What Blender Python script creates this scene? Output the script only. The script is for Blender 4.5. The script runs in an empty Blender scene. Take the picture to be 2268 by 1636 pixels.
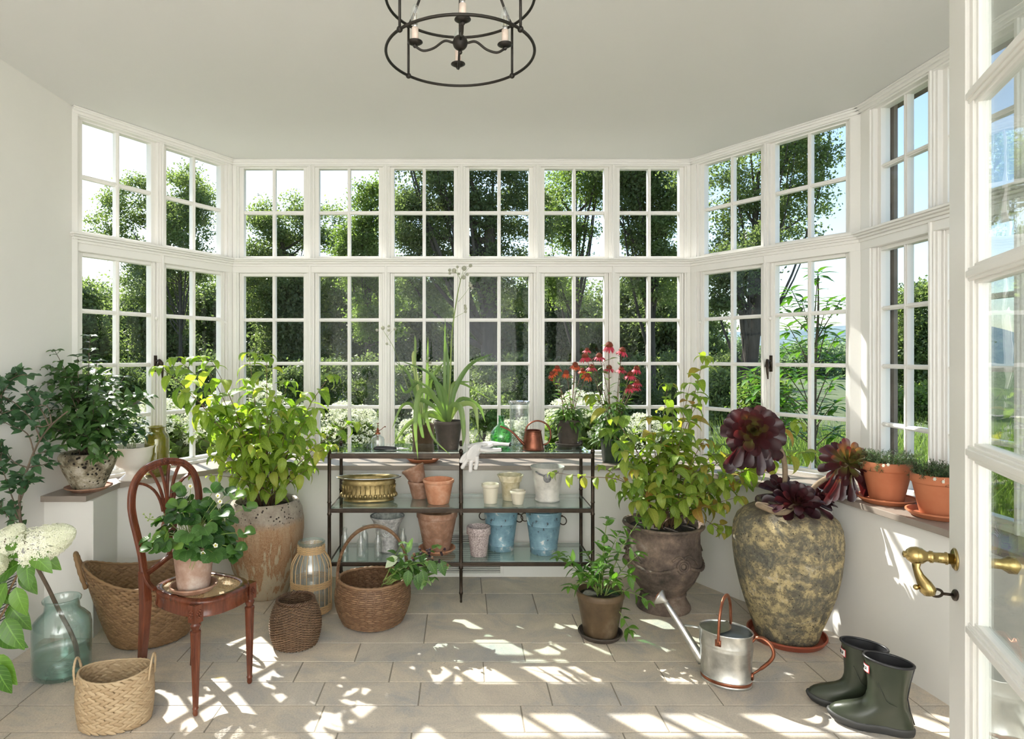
import bpy, math, random
import numpy as np
from mathutils import Vector, Matrix
random.seed(7)
PI = math.pi
# ------------------------------------------------------------------ camera
SC = bpy.context.scene
EYE = 1.43
FPX = 1400.0
VX, VY = 1022.0, 787.0
cam_d = bpy.data.cameras.new('camera'); cam = bpy.data.objects.new('camera', cam_d)
SC.collection.objects.link(cam); SC.camera = cam
cam.location = (0, 0, EYE); cam.rotation_euler = (PI/2, 0, 0)
cam_d.sensor_width = 36.0; cam_d.sensor_fit = 'HORIZONTAL'
cam_d.lens = 36.0*FPX/2268
cam_d.shift_x = (1134-VX)/2268; cam_d.shift_y = -(818-VY)/2268
cam_d.clip_start = 0.05; cam_d.clip_end = 500
# ------------------------------------------------------------------ light
SC.view_settings.view_transform = 'Standard'; SC.view_settings.look = 'None'
SC.view_settings.gamma = 1.0; SC.view_settings.exposure = 1.10
SC.view_settings.use_curve_mapping = False
SC.cycles.use_denoising = True
SC.cycles.max_bounces = 10; SC.cycles.diffuse_bounces = 7; SC.cycles.glossy_bounces = 4
SC.cycles.transmission_bounces = 6; SC.cycles.transparent_max_bounces = 24
SC.cycles.caustics_reflective = False; SC.cycles.caustics_refractive = False
SC.cycles.sample_clamp_indirect = 8
SUN_AZ, SUN_EL = math.radians(39.0), math.radians(42.0)
world = bpy.data.worlds.new('world'); SC.world = world; world.use_nodes = True
wn = world.node_tree; wn.nodes.clear()
wo = wn.nodes.new('ShaderNodeOutputWorld'); wb = wn.nodes.new('ShaderNodeBackground')
sky = wn.nodes.new('ShaderNodeTexSky'); sky.sky_type = 'NISHITA'; sky.sun_disc = False
sky.sun_elevation = SUN_EL; sky.sun_rotation = -SUN_AZ
sky.air_density = 1.0; sky.dust_density = 1.0; sky.ozone_density = 1.0; sky.altitude = 100
wb.inputs['Strength'].default_value = 0.145
wn.links.new(sky.outputs[0], wb.inputs[0]); wn.links.new(wb.outputs[0], wo.inputs[0])
sd = bpy.data.lights.new('sun', 'SUN'); sun = bpy.data.objects.new('sun', sd); SC.collection.objects.link(sun)
sd.energy = 5.5; sd.color = (1.0, 0.95, 0.86); sd.angle = 0.0093
_sv = Vector((math.sin(SUN_AZ)*math.cos(SUN_EL), -math.cos(SUN_AZ)*math.cos(SUN_EL), -math.sin(SUN_EL)))
sun.rotation_mode = 'QUATERNION'; sun.rotation_quaternion = _sv.to_track_quat('-Z', 'Y'); sun.location = (-5, 8, 9)

# added fill light behind the camera, bounced off the rear wall and ceiling
ld = bpy.data.lights.new('bounce_fill', 'AREA'); lo = bpy.data.objects.new('bounce_fill', ld); SC.collection.objects.link(lo)
ld.shape = 'RECTANGLE'; ld.size = 3.2; ld.size_y = 1.6; ld.energy = 145; ld.color = (.90, .94, .98)
lo.location = (0, -1.1, 1.35); lo.rotation_euler = (-math.radians(101), 0, 0)

# ------------------------------------------------------------------ measuring helpers
def PW(px, py, Y): return Vector(((px-VX)/FPX*Y, Y, EYE-(py-VY)/FPX*Y))
def UP(v): return v if isinstance(v, Vector) else Vector(v)

# ------------------------------------------------------------------ mesh builder
class MB:
    def __init__(s): s.v = []; s.f = []; s.t = []; s.uv = []; s.cur = 0.5
    def add(s, vs, fs, t=None, uv=None):
        o = len(s.v); s.v.extend([tuple(p) for p in vs])
        s.f.extend([tuple(i+o for i in f) for f in fs])
        if t is None: s.t.extend([s.cur]*len(vs))
        elif isinstance(t, (int, float)): s.t.extend([t]*len(vs))
        else: s.t.extend(t)
        s.uv.extend(uv if uv else [(0., 0., 0.)]*len(vs))
    def xf(s, M, start=0):
        for i in range(start, len(s.v)): s.v[i] = tuple(M @ Vector(s.v[i]))
    def box(s, x0, x1, y0, y1, z0, z1):
        vs = [(x, y, z) for z in (z0, z1) for y in (y0, y1) for x in (x0, x1)]
        s.add(vs, [(0,2,3,1),(4,5,7,6),(0,1,5,4),(2,6,7,3),(0,4,6,2),(1,3,7,5)])
    def obox(s, O, U, N, u0, u1, d0, d1, z0, z1):
        vs = []
        for z in (z0, z1):
            for d in (d0, d1):
                for u in (u0, u1):
                    vs.append((O[0]+U[0]*u+N[0]*d, O[1]+U[1]*u+N[1]*d, z))
        s.add(vs, [(0,1,3,2),(4,6,7,5),(0,4,5,1),(2,3,7,6),(0,2,6,4),(1,5,7,3)])
    def bar(s, p, q, w, h, up=(0,0,1)):
        p, q = UP(p), UP(q); d = (q-p).normalized(); up = Vector(up)
        x = d.cross(up)
        if x.length < 1e-4: x = d.cross(Vector((1,0,0)))
        x.normalize(); y = x.cross(d).normalized()
        vs = []
        for c in (p, q):
            for a, b in ((-1,-1),(1,-1),(1,1),(-1,1)): vs.append(c+x*a*w/2+y*b*h/2)
        s.add(vs, [(3,2,1,0),(4,5,6,7),(0,1,5,4),(1,2,6,5),(2,3,7,6),(3,0,4,7)])
    def tube(s, pts, r, n=8, cap=True, closed=False, flat=None, t=None, up=None):
        pts = [UP(p) for p in pts]; m = len(pts)
        rs = r if isinstance(r, (list, tuple)) else [r]*m
        d0 = (pts[1]-pts[0]).normalized()
        x = d0.cross(Vector(up) if up else (Vector((0,0,1)) if abs(d0.z) < .9 else Vector((1,0,0)))).normalized()
        vs = []
        for i, p in enumerate(pts):
            if closed: d = (pts[(i+1) % m]-pts[i-1])
            else: d = pts[min(i+1, m-1)]-pts[max(i-1, 0)]
            if d.length < 1e-9: d = d0
            d.normalize(); x = (x-d*x.dot(d))
            if x.length < 1e-6: x = d.orthogonal()
            x.normalize(); y = d.cross(x)
            k = flat if flat else 1
            for j in range(n):
                a = 2*PI*j/n; vs.append(p+x*math.cos(a)*rs[i]+y*math.sin(a)*rs[i]*k)
        fs = []
        for i in range(m if closed else m-1):
            a = i*n; b = ((i+1) % m)*n
            for j in range(n): k = (j+1) % n; fs.append((a+j, a+k, b+k, b+j))
        if cap and not closed:
            fs.append(tuple(range(n-1, -1, -1))); fs.append(tuple((m-1)*n+j for j in range(n)))
        s.add(vs, fs, t)
    def lathe(s, prof, n=40, sx=1, sy=1, c=(0,0,0), rf=None, t=None):
        vs = []; fs = []; m = len(prof)
        for i, (r, z) in enumerate(prof):
            for j in range(n):
                a = 2*PI*j/n; rr = r*(rf(a, z) if rf else 1)
                vs.append((c[0]+rr*math.cos(a)*sx, c[1]+rr*math.sin(a)*sy, c[2]+z))
        for i in range(m-1):
            for j in range(n):
                k = (j+1) % n; fs.append((i*n+j, i*n+k, (i+1)*n+k, (i+1)*n+j))
        if prof[0][0] > 1e-5: fs.append(tuple(range(n-1, -1, -1)))
        if prof[-1][0] > 1e-5: fs.append(tuple((m-1)*n+j for j in range(n)))
        s.add(vs, fs, t)
    def ball(s, c, r, n=10, m=7, sx=1, sy=1, sz=1, t=None):
        st = len(s.v)
        s.lathe([(max(1e-6, r*math.sin(PI*i/m)), -r*math.cos(PI*i/m)*sz) for i in range(m+1)], n, sx, sy, c, t=t)
    def ring(s, c, R, r, n=48, k=8, sx=1, sy=1, axis=None, t=None):
        pts = []
        for i in range(n):
            a = 2*PI*i/n; pts.append(Vector((R*sx*math.cos(a), R*sy*math.sin(a), 0)))
        if axis is not None:
            q = Vector((0,0,1)).rotation_difference(Vector(axis)); pts = [q @ p for p in pts]
        s.tube([Vector(c)+p for p in pts], r, k, closed=True, t=t)
    def loft(s, rings, cap=True, t=None):
        n = len(rings[0]); vs = [p for r in rings for p in r]; fs = []
        for i in range(len(rings)-1):
            for j in range(n): k = (j+1) % n; fs.append((i*n+j, i*n+k, (i+1)*n+k, (i+1)*n+j))
        if cap: fs.append(tuple(range(n-1, -1, -1))); fs.append(tuple((len(rings)-1)*n+j for j in range(n)))
        s.add(vs, fs, t)
    def leaf(s, base, d, up, L, W, droop=.6, fold=.25, n=5, shape=0, t=None, twist=0, wavy=0):
        """ovate=0, strap=1, obovate spoon=2, lance=3, round=4"""
        p = UP(base).copy(); d = UP(d).normalized(); up = UP(up)
        side = d.cross(up)
        if side.length < 1e-4: side = d.orthogonal()
        side.normalize(); nrm = side.cross(d).normalized()
        if twist:
            R = Matrix.Rotation(twist, 3, d); side = R @ side; nrm = R @ nrm
        if t is None: t = random.random()
        vs = []; uv = []; step = L/n
        for i in range(n+1):
            x = i/n if shape != 2 else math.sin(PI/2*i/n); step = L/n if shape != 2 else L*(math.sin(PI/2*min(1, (i+1)/n))-x)
            if shape == 0: w = (math.sin(PI*min(1, x**.75))**.85)*(1-.25*x)
            elif shape == 1: w = min(1, .55+x*1.2)*(1-x**3.5)
            elif shape == 2: w = (.20+.85*x**1.3)*math.sqrt(max(0, 1-max(0, (x-.66)/.345)**2))
            elif shape == 3: w = math.sin(PI*x**.8)**1.1
            else: w = math.sqrt(max(0, 1-(2*x-1)**2))*.98+.02*(1-x)
            w = max(w, .03)*W/2
            if i == n: w = .02*W
            c = nrm*fold*w
            wv = nrm*(wavy*W*math.sin(x*9+t*9)) if wavy else Vector((0,0,0))
            vs += [p-side*w+c+wv, p.copy(), p+side*w+c-wv]; uv += [(-1, x, W), (0, x, W), (1, x, W)]
            a = droop/n
            Rm = Matrix.Rotation(-a, 3, side); d = Rm @ d; nrm = Rm @ nrm
            p = p+d*step
        fs = []
        for i in range(n):
            a = i*3; fs += [(a, a+1, a+4, a+3), (a+1, a+2, a+5, a+4)]
        s.add(vs, fs, t, uv)
    def keep_right(s, x):
        s.v = [(max(p[0], x+random.random()*.012), p[1], p[2]) for p in s.v]; return s
    def build(s, name, mat, parent=None, smooth=True, world=False, bevel=0, angle=None):
        me = bpy.data.meshes.new(name)
        vs = s.v
        if world and parent is not None:
            L = parent.matrix_world if False else parent.location; vs = [(p[0]-L[0], p[1]-L[1], p[2]-L[2]) for p in vs]
        me.from_pydata(vs, [], s.f); me.update()
        a = me.attributes.new('tint', 'FLOAT', 'POINT'); a.data.foreach_set('value', s.t)
        b = me.attributes.new('luv', 'FLOAT_VECTOR', 'POINT'); b.data.foreach_set('vector', [c for q in s.uv for c in q])
        o = bpy.data.objects.new(name, me); SC.collection.objects.link(o)
        if mat: me.materials.append(mat)
        if smooth:
            me.polygons.foreach_set('use_smooth', [True]*len(me.polygons))
            if angle: me.set_sharp_from_angle(angle=math.radians(angle))
        if bevel:
            md = o.modifiers.new('bevel', 'BEVEL'); md.width = bevel; md.segments = 2; md.limit_method = 'ANGLE'
        if parent is not None: o.parent = parent
        return o

def tag(o, label=None, cat=None, group=None, kind=None):
    if label: o['label'] = label
    if cat: o['category'] = cat
    if group: o['group'] = group
    if kind: o['kind'] = kind
    return o
def thing(name, label, cat, loc=(0,0,0), rz=0, group=None):
    o = bpy.data.objects.new(name, None); SC.collection.objects.link(o); o.empty_display_size = .05
    o.location = loc; o.rotation_euler = (0, 0, rz); return tag(o, label, cat, group)
def structure(o): o['kind'] = 'structure'; return o
def copy_tree(o, parent=None):
    c = o.copy(); SC.collection.objects.link(c); c.parent = parent
    for ch in [x for x in bpy.data.objects if x.parent == o]: copy_tree(ch, c)
    return c
def bez(p0, p1, p2, n=10): 
    p0, p1, p2 = UP(p0), UP(p1), UP(p2)
    return [p0*(1-t)**2+p1*2*t*(1-t)+p2*t*t for t in [i/n for i in range(n+1)]]
def spline(pts, n=6):
    P = [UP(p) for p in pts]; P = [P[0]*2-P[1]]+P+[P[-1]*2-P[-2]]; out = []
    for i in range(1, len(P)-2):
        for k in range(n):
            t = k/n; a, b, c, d = P[i-1:i+3]
            out.append(.5*((2*b)+(c-a)*t+(2*a-5*b+4*c-d)*t*t+(-a+3*b-3*c+d)*t**3))
    out.append(P[-2].copy()); return out
def rnd(a, b): return random.uniform(a, b)

# ------------------------------------------------------------------ materials
class NT:
    def __init__(s, name):
        s.m = bpy.data.materials.new(name); s.m.use_nodes = True; s.t = s.m.node_tree; s.t.nodes.clear()
        s.out = s.t.nodes.new('ShaderNodeOutputMaterial')
    def n(s, typ, ins={}, **kw):
        x = s.t.nodes.new('ShaderNode'+typ)
        for k, v in kw.items(): setattr(x, k, v)
        for k, v in ins.items():
            i = x.inputs[k]
            if isinstance(v, bpy.types.NodeSocket): s.t.links.new(v, i)
            else: i.default_value = v
        return x
    def ramp(s, fac, stops):
        r = s.t.nodes.new('ShaderNodeValToRGB'); s.t.links.new(fac, r.inputs[0])
        e = r.color_ramp.elements
        while len(e) < len(stops): e.new(.5)
        for i, (p, c) in enumerate(stops): e[i].position = p; e[i].color = (*c, 1) if len(c) == 3 else c
        return r.outputs[0]
    def mix(s, f, a, b, bt='MIX'):
        x = s.t.nodes.new('ShaderNodeMix'); x.data_type = 'RGBA'; x.blend_type = bt
        for i, v in ((0, f), (6, a), (7, b)):
            if isinstance(v, bpy.types.NodeSocket): s.t.links.new(v, x.inputs[i])
            elif isinstance(v, tuple) and len(v) == 3: x.inputs[i].default_value = (*v, 1)
            else: x.inputs[i].default_value = v
        return x.outputs[2]
    def math(s, op, a, b=0.0):
        x = s.t.nodes.new('ShaderNodeMath'); x.operation = op
        for i, v in enumerate((a, b)):
            if isinstance(v, bpy.types.NodeSocket): s.t.links.new(v, x.inputs[i])
            else: x.inputs[i].default_value = v
        return x.outputs[0]
    def coord(s, sc=(1,1,1)):
        tc = s.n('TexCoord'); mp = s.n('Mapping', {'Scale': sc}); s.t.links.new(tc.outputs['Object'], mp.inputs[0]); return mp.outputs[0]
    def noise(s, sc, det=5, rough=.6, vec=None, dist=0):
        x = s.n('TexNoise', {'Scale': sc, 'Detail': det, 'Roughness': rough, 'Distortion': dist})
        s.t.links.new(vec if vec else s.coord(), x.inputs['Vector']); return x.outputs[0]
    def voro(s, sc, vec=None, feat='F1', out=0):
        x = s.n('TexVoronoi', {'Scale': sc}); x.feature = feat
        s.t.links.new(vec if vec else s.coord(), x.inputs['Vector']); return x.outputs[out]
    def attr(s, name, out='Fac'): return s.n('Attribute', attribute_name=name).outputs[out]
    def done(s, sh): s.t.links.new(sh, s.out.inputs[0]); return s.m
    def princ(s, col, rough=.5, metal=0.0, bump=None, bs=.3, bd=.01, **kw):
        ins = {'Base Color': col if isinstance(col, bpy.types.NodeSocket) else (*col, 1), 'Roughness': rough, 'Metallic': metal}
        ins.update(kw)
        p = s.n('BsdfPrincipled', ins)
        if bump is not None:
            b = s.n('Bump', {'Strength': bs, 'Distance': bd, 'Height': bump}); s.t.links.new(b.outputs[0], p.inputs['Normal'])
        return p.outputs[0]
def plain(name, col, rough=.5, metal=0.0, var=.08, sc=12, bump=0, bsc=60, **kw):
    m = NT(name); f = m.noise(sc)
    c = m.ramp(f, [(.25, tuple(x*(1-var) for x in col)), (.75, tuple(min(1, x*(1+var)) for x in col))])
    return m.done(m.princ(c, rough, metal, m.noise(bsc) if bump else None, bump, .004, **kw))
def ramped(name, stops, sc=6, det=8, rough=.8, metal=0.0, bump=.4, bsc=30, spots=None, stretch=(1,1,1), bd=.006, dist=0):
    m = NT(name); v = m.coord(stretch); c = m.ramp(m.noise(sc, det, .65, v, dist), stops)
    h = m.noise(bsc, 6, .6, m.coord())
    for (ssc, thr, scol, dep) in (spots or []):
        d = m.voro(ssc); w = m.noise(ssc*.6)
        msk = m.ramp(m.math('ADD', d, m.math('MULTIPLY', w, .45)), [(thr, (1,1,1)), (thr+.05, (0,0,0))])
        c = m.mix(msk, c, scol); h = m.math('SUBTRACT', h, m.math('MULTIPLY', msk, dep))
    return m.done(m.princ(c, rough, metal, h, bump, bd))
def leafmat(name, ca, cb, cc=None, trans=.45, rough=.42, vein=.35, tr=None):
    m = NT(name); t = m.attr('tint'); luv = m.n('Attribute', attribute_name='luv').outputs['Vector']
    sp = m.n('SeparateXYZ', {0: luv}); ux, vy = sp.outputs[0], sp.outputs[1]
    st = [(0.0, ca), (.7, cb), (1.0, cc)] if cc else [(0, ca), (1, cb)]
    c = m.ramp(t, st)
    ax = m.math('ABSOLUTE', ux)
    rib = m.ramp(ax, [(.0, (1,1,1)), (.10, (0,0,0))])
    sv = m.math('SINE', m.math('MULTIPLY', m.math('SUBTRACT', vy, m.math('MULTIPLY', ax, .18)), 44.0))
    svm = m.ramp(sv, [(.86, (0,0,0)), (1.0, (1,1,1))])
    lt = tuple(min(1, x*1.9+.03) for x in cb)
    msk = m.math('MULTIPLY', m.math('MAXIMUM', rib, m.math('MULTIPLY', svm, .5)), vein)
    c = m.mix(msk, c, lt)
    p = m.princ(c, rough, 0.0, svm, .25, .002)
    tc = m.mix(1.0, c, tr or (1.5, 1.7, .55), 'MULTIPLY')
    T = m.n('BsdfTranslucent', {'Color': tc})
    x = m.n('MixShader', {0: trans, 1: p, 2: T.outputs[0]})
    return m.done(x.outputs[0])
def glassmat(name, tint, edge, gl=1.0, rough=.0, body=0.0, edgepow=.35, wav=0):
    m = NT(name); lw = m.n('LayerWeight', {'Blend': edgepow})
    c = m.mix(lw.outputs['Facing'], tint, edge)
    T = m.n('BsdfTransparent', {'Color': c})
    G = m.n('BsdfGlossy', {'Roughness': rough, 'Color': (1, 1, 1, 1)})
    if wav:
        b = m.n('Bump', {'Strength': wav, 'Distance': .02, 'Height': m.noise(7, 2, .5)}); m.t.links.new(b.outputs[0], G.inputs['Normal'])
    fc = m.n('LayerWeight', {'Blend': .5}).outputs['Facing']; f = m.math('MINIMUM', m.math('MULTIPLY', m.math('ADD', m.math('MULTIPLY', m.math('POWER', fc, 4.5), .9), .045), gl), .95)
    x = m.n('MixShader', {0: f, 1: T.outputs[0], 2: G.outputs[0]}); o = x.outputs[0]
    if body:
        D = m.n('BsdfDiffuse', {'Color': (*[min(1, q) for q in tint[:3]], 1)}); D2 = m.n('MixShader', {0: body, 1: o, 2: D.outputs[0]}); o = D2.outputs[0]
    return m.done(o)
M = {}
M['trim'] = plain('cream_gloss_paint', (.79, .775, .745), .34, var=.02, sc=2)
M['wall'] = plain('cream_plaster', (.77, .755, .72), .85, var=.035, sc=1.3, bump=.12, bsc=14)
M['ceil'] = plain('ceiling_plaster', (.71, .705, .69), .9, var=.02, sc=.8, bump=.05, bsc=9)
M['sill'] = plain('taupe_sill_paint', (.29, .245, .21), .33, var=.05, sc=4)
M['doorpaint'] = plain('white_door_paint', (.80, .79, .76), .28, var=.02, sc=3)
M['pane'] = glassmat('window_pane', (.97, .985, .98), (.86, .92, .92), .28, 0, 0, .25, .04)
M['doorpane'] = glassmat('door_pane', (.95, .97, .96), (.8, .85, .84), 1.1, 0, 0, .25, .03)
M['stone'] = ramped('outside_stone', [(.3, (.17, .14, .12)), (.7, (.3, .26, .22))], 4, 6, .9)
M['iron'] = plain('dark_bronze_metal', (.052, .038, .028), .42, .75, .3, 30, .2, 90)
M['chiron'] = plain('blackened_iron', (.032, .028, .024), .5, .7, .25, 30, .2, 80)
M['shelfglass'] = glassmat('shelf_glass', (.92, .98, .965), (.62, .82, .79), 1.6, 0, 0, .3)
M['clear'] = glassmat('clear_glass', (.975, .985, .98), (.74, .79, .78), 1.7, 0, .05, .35)
M['bluegreen'] = glassmat('pale_green_glass', (.925, .965, .955), (.56, .74, .71), 1.5, 0, .02, .4)
M['green'] = glassmat('green_glass', (.62, .90, .66), (.14, .45, .18), 1.5, 0, .02, .35)
M['olive'] = glassmat('olive_glass', (.66, .63, .20), (.33, .31, .04), 1.6, 0, .10, .4)
M['water'] = glassmat('water', (.85, .95, .925), (.52, .76, .71), 1.2, 0, .02, .3)
M['milk'] = glassmat('etched_white', (.5, .5, .5), (.5, .5, .5), .2, .3, .7)
M['terracotta'] = ramped('terracotta', [(.3, (.42, .17, .09)), (.5, (.56, .26, .15)), (.75, (.66, .40, .28))], 16, 9, .8, bump=.15)
M['terradark'] = ramped('aged_terracotta', [(.25, (.20, .115, .075)), (.5, (.34, .18, .115)), (.8, (.54, .38, .30))], 20, 10, .85, bump=.25)
M['terralime'] = ramped('limed_terracotta', [(.3, (.26, .14, .10)), (.5, (.40, .27, .21)), (.75, (.62, .56, .50))], 10, 9, .85, bump=.25)
M['terraorange'] = ramped('bright_terracotta', [(.3, (.42, .13, .055)), (.7, (.52, .19, .09))], 5, 4, .75, bump=.08)
M['redplastic'] = plain('red_clay_saucer', (.32, .075, .04), .45)
M['basalt'] = ramped('dark_stained_clay', [(.3, (.030, .024, .020)), (.6, (.075, .058, .046)), (.8, (.20, .17, .14))], 10, 9, .7, bump=.3)
M['brownclay'] = ramped('smoked_brown_clay', [(.3, (.055, .035, .020)), (.55, (.13, .085, .045)), (.8, (.30, .235, .165))], 6, 8, .6, bump=.2, stretch=(1, 1, .8))
M['soil'] = ramped('potting_soil', [(.3, (.012, .009, .007)), (.7, (.05, .036, .025))], 60, 5, 1, bump=1, bsc=90)
M['cream'] = plain('cream_glaze', (.74, .68, .55), .3, var=.08, sc=9)
M['white'] = plain('white_glaze', (.82, .78, .72), .12, var=.03)
M['brass'] = ramped('aged_brass', [(.3, (.16, .115, .045)), (.55, (.33, .25, .11)), (.8, (.5, .40, .2))], 14, 7, .42, .8, bump=.4, bsc=45)
M['brassbright'] = plain('polished_brass', (.40, .30, .125), .24, 1.0, .12, 20)
M['copper'] = ramped('copper', [(.3, (.26, .085, .048)), (.7, (.48, .19, .11))], 12, 5, .30, .9, bump=.1)
M['darkcopper'] = ramped('dark_copper', [(.3, (.12, .040, .022)), (.7, (.24, .085, .05))], 12, 5, .3, .8, bump=.1)
M['galv'] = ramped('galvanised_steel', [(.3, (.40, .41, .40)), (.5, (.58, .59, .57)), (.75, (.74, .74, .72))], 12, 5, .30, .92, bump=.06, bsc=30)
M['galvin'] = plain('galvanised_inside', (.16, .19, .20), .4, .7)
M['blueenamel'] = ramped('chipped_blue_paint', [(.36, (.045, .05, .05)), (.40, (.15, .27, .34)), (.58, (.21, .36, .44)), (.64, (.60, .63, .62))], 18, 10, .5, .1, bump=.2)
M['pinkclay'] = ramped('speckled_pink_clay', [(.40, (.20, .15, .15)), (.52, (.50, .42, .41)), (.75, (.68, .60, .58))], 190, 4, .85, bump=.4)
M['mahog'] = ramped('carved_mahogany', [(.3, (.060, .015, .008)), (.55, (.135, .038, .018)), (.8, (.22, .072, .034))], 5, 7, .24, bump=.06, stretch=(8, 8, 1))
M['cane'] = plain('woven_cane', (.56, .40, .21), .5, var=.15, sc=40)
M['seagrass'] = NT('seagrass_weave'); _m = M['seagrass']
M['seagrass'] = _m.done(_m.princ(_m.mix(_m.noise(35), _m.ramp(_m.attr('tint'), [(0, (.33, .225, .125)), (1, (.54, .42, .27))]), (.42, .30, .17)), .6, 0.0, _m.noise(160), .4, .002))
_m = NT('brown_seagrass_weave')
M['seagrass2'] = _m.done(_m.princ(_m.mix(_m.noise(35), _m.ramp(_m.attr('tint'), [(0, (.14, .075, .032)), (1, (.33, .205, .098))]), (.24, .14, .065)), .6, 0.0, _m.noise(160), .4, .002))
_m = NT('bamboo_strip_weave')
M['bamboo'] = _m.done(_m.princ(_m.mix(_m.noise(20), _m.ramp(_m.attr('tint'), [(0, (.11, .052, .025)), (1, (.33, .20, .11))]), (.19, .10, .05)), .5, 0.0, _m.noise(120), .3, .002))
M['bambooin'] = plain('basket_shadow_lining', (.14, .07, .035), .8)
M['wicker'] = plain('dark_wicker', (.10, .052, .026), .5, var=.35, sc=30)
M['wickerlight'] = plain('worn_wicker', (.17, .10, .055), .5, var=.3, sc=40)
M['rattan'] = plain('pale_rattan', (.62, .42, .22), .5, var=.12, sc=40)
M['leather'] = plain('white_goatskin', (.70, .68, .67), .65, var=.06, sc=30, bump=.25, bsc=120)
M['black'] = plain('black_rubber', (.018, .018, .02), .4)
M['wellie'] = plain('dark_green_rubber', (.030, .038, .024), .28, var=.06, sc=5)
M['solegrey'] = plain('charcoal_sole', (.035, .036, .036), .55)
M['tagwhite'] = plain('tag_white', (.8, .78, .76), .4)
M['tagred'] = plain('tag_red', (.45, .04, .05), .4)
M['steel'] = plain('bright_steel', (.55, .55, .55), .25, 1.0)
M['candle'] = plain('candle_sleeve', (.66, .54, .46), .6, var=.12, sc=50)
M['vent'] = plain('white_enamel_vent', (.74, .73, .69), .35)
M['dark'] = plain('dark_void', (.01, .01, .01), .9)
M['stem'] = plain('green_stem', (.20, .27, .07), .55, var=.2, sc=20)
M['redstem'] = plain('reddish_stem', (.17, .10, .055), .6, var=.25, sc=20)
M['succ'] = plain('succulent_stem', (.22, .16, .10), .8, var=.25, sc=40, bump=.4, bsc=60)
M['twig'] = plain('woody_twig', (.115, .085, .058), .8, var=.25, sc=30)
M['bark'] = ramped('tree_bark', [(.3, (.035, .028, .022)), (.7, (.10, .085, .068))], 3, 8, .95, stretch=(3, 3, .6), bd=.05)
M['lf_lime'] = leafmat('lime_shrub_leaf', (.15, .26, .035), (.33, .44, .07), (.50, .46, .10), .50, .45, .35, (1.35, 1.5, .6))
M['lf_urn'] = leafmat('yellow_green_leaf', (.13, .24, .035), (.33, .41, .07), (.46, .22, .07), .46, .45, .35, (1.35, 1.5, .6))
M['lf_dark'] = leafmat('dark_glossy_leaf', (.030, .082, .022), (.085, .175, .045), None, .22, .30, .4)
M['lf_blue'] = leafmat('blue_green_leaf', (.025, .075, .035), (.06, .135, .055), None, .25, .45, .3)
M['lf_straw'] = leafmat('strawberry_leaf', (.020, .066, .016), (.065, .155, .032), (.20, .34, .06), .32, .33, .5)
M['lf_hyd'] = leafmat('hydrangea_leaf', (.045, .13, .02), (.14, .28, .045), None, .38, .35, .5)
M['lf_strap'] = leafmat('strap_leaf', (.075, .15, .055), (.20, .29, .09), (.55, .58, .28), .34, .4, .10)
M['lf_cone'] = leafmat('coneflower_leaf', (.04, .11, .022), (.14, .25, .05), None, .35, .45, .35)
M['lf_thyme'] = leafmat('thyme_leaf', (.035, .085, .03), (.11, .17, .06), None, .2, .5, 0)
M['lf_bramble'] = leafmat('bramble_leaf', (.04, .11, .025), (.14, .27, .06), (.6, .66, .5), .32, .4, .5)
_m = NT('aeonium_leaf'); _t = _m.attr('tint'); _l = _m.n('Attribute', attribute_name='luv').outputs['Vector']; _y = _m.n('SeparateXYZ', {0: _l}).outputs[1]
_c = _m.ramp(_m.math('ADD', _m.math('MULTIPLY', _t, .8), _m.math('MULTIPLY', _y, .42)), [(.25, (.20, .30, .075)), (.48, (.12, .12, .04)), (.64, (.060, .020, .022)), (1.0, (.028, .009, .014))])
_p = _m.princ(_c, .3); _T = _m.n('BsdfTranslucent', {'Color': _m.mix(1.0, _c, (4.0, 1.2, .9), 'MULTIPLY')})
M['aeonium'] = _m.done(_m.n('MixShader', {0: .22, 1: _p, 2: _T.outputs[0]}).outputs[0])
M['pet_pink'] = leafmat('pink_petal', (.50, .035, .07), (.75, .10, .17), None, .4, .5, 0, (1.3, .6, .7))
M['pet_orange'] = leafmat('orange_red_petal', (.58, .07, .025), (.72, .17, .05), None, .4, .5, 0, (1.4, .8, .5))
M['cone'] = ramped('coneflower_cone', [(.3, (.10, .012, .006)), (.7, (.36, .07, .02))], 200, 3, .7, bump=.8, bsc=260)
M['pet_white'] = leafmat('white_petal', (.72, .74, .64), (.88, .88, .80), None, .35, .6, 0, (1, 1, .9))
M['pet_cream'] = leafmat('cream_floret', (.60, .64, .42), (.90, .90, .79), None, .35, .7, 0, (1, 1, .95))
M['yellow'] = plain('flower_centre', (.6, .5, .06), .6)
M['seed'] = ramped('seed_head', [(.3, (.30, .31, .22)), (.7, (.62, .62, .5))], 220, 3, .9, bump=.8, bsc=260)
M['berry'] = plain('dark_berry', (.03, .01, .02), .25)
M['redberry'] = plain('unripe_berry', (.22, .11, .06), .45)
# ================================================================== ROOM
ZC, ZS = 2.785, 0.725
LC, FL, FR, RC = (-2.115, 3.455), (-1.59, 4.39), (1.593, 4.39), (2.183, 3.459)
RB, LB, YB = (2.183, .75), (-2.06, -2.4), -2.4
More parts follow.
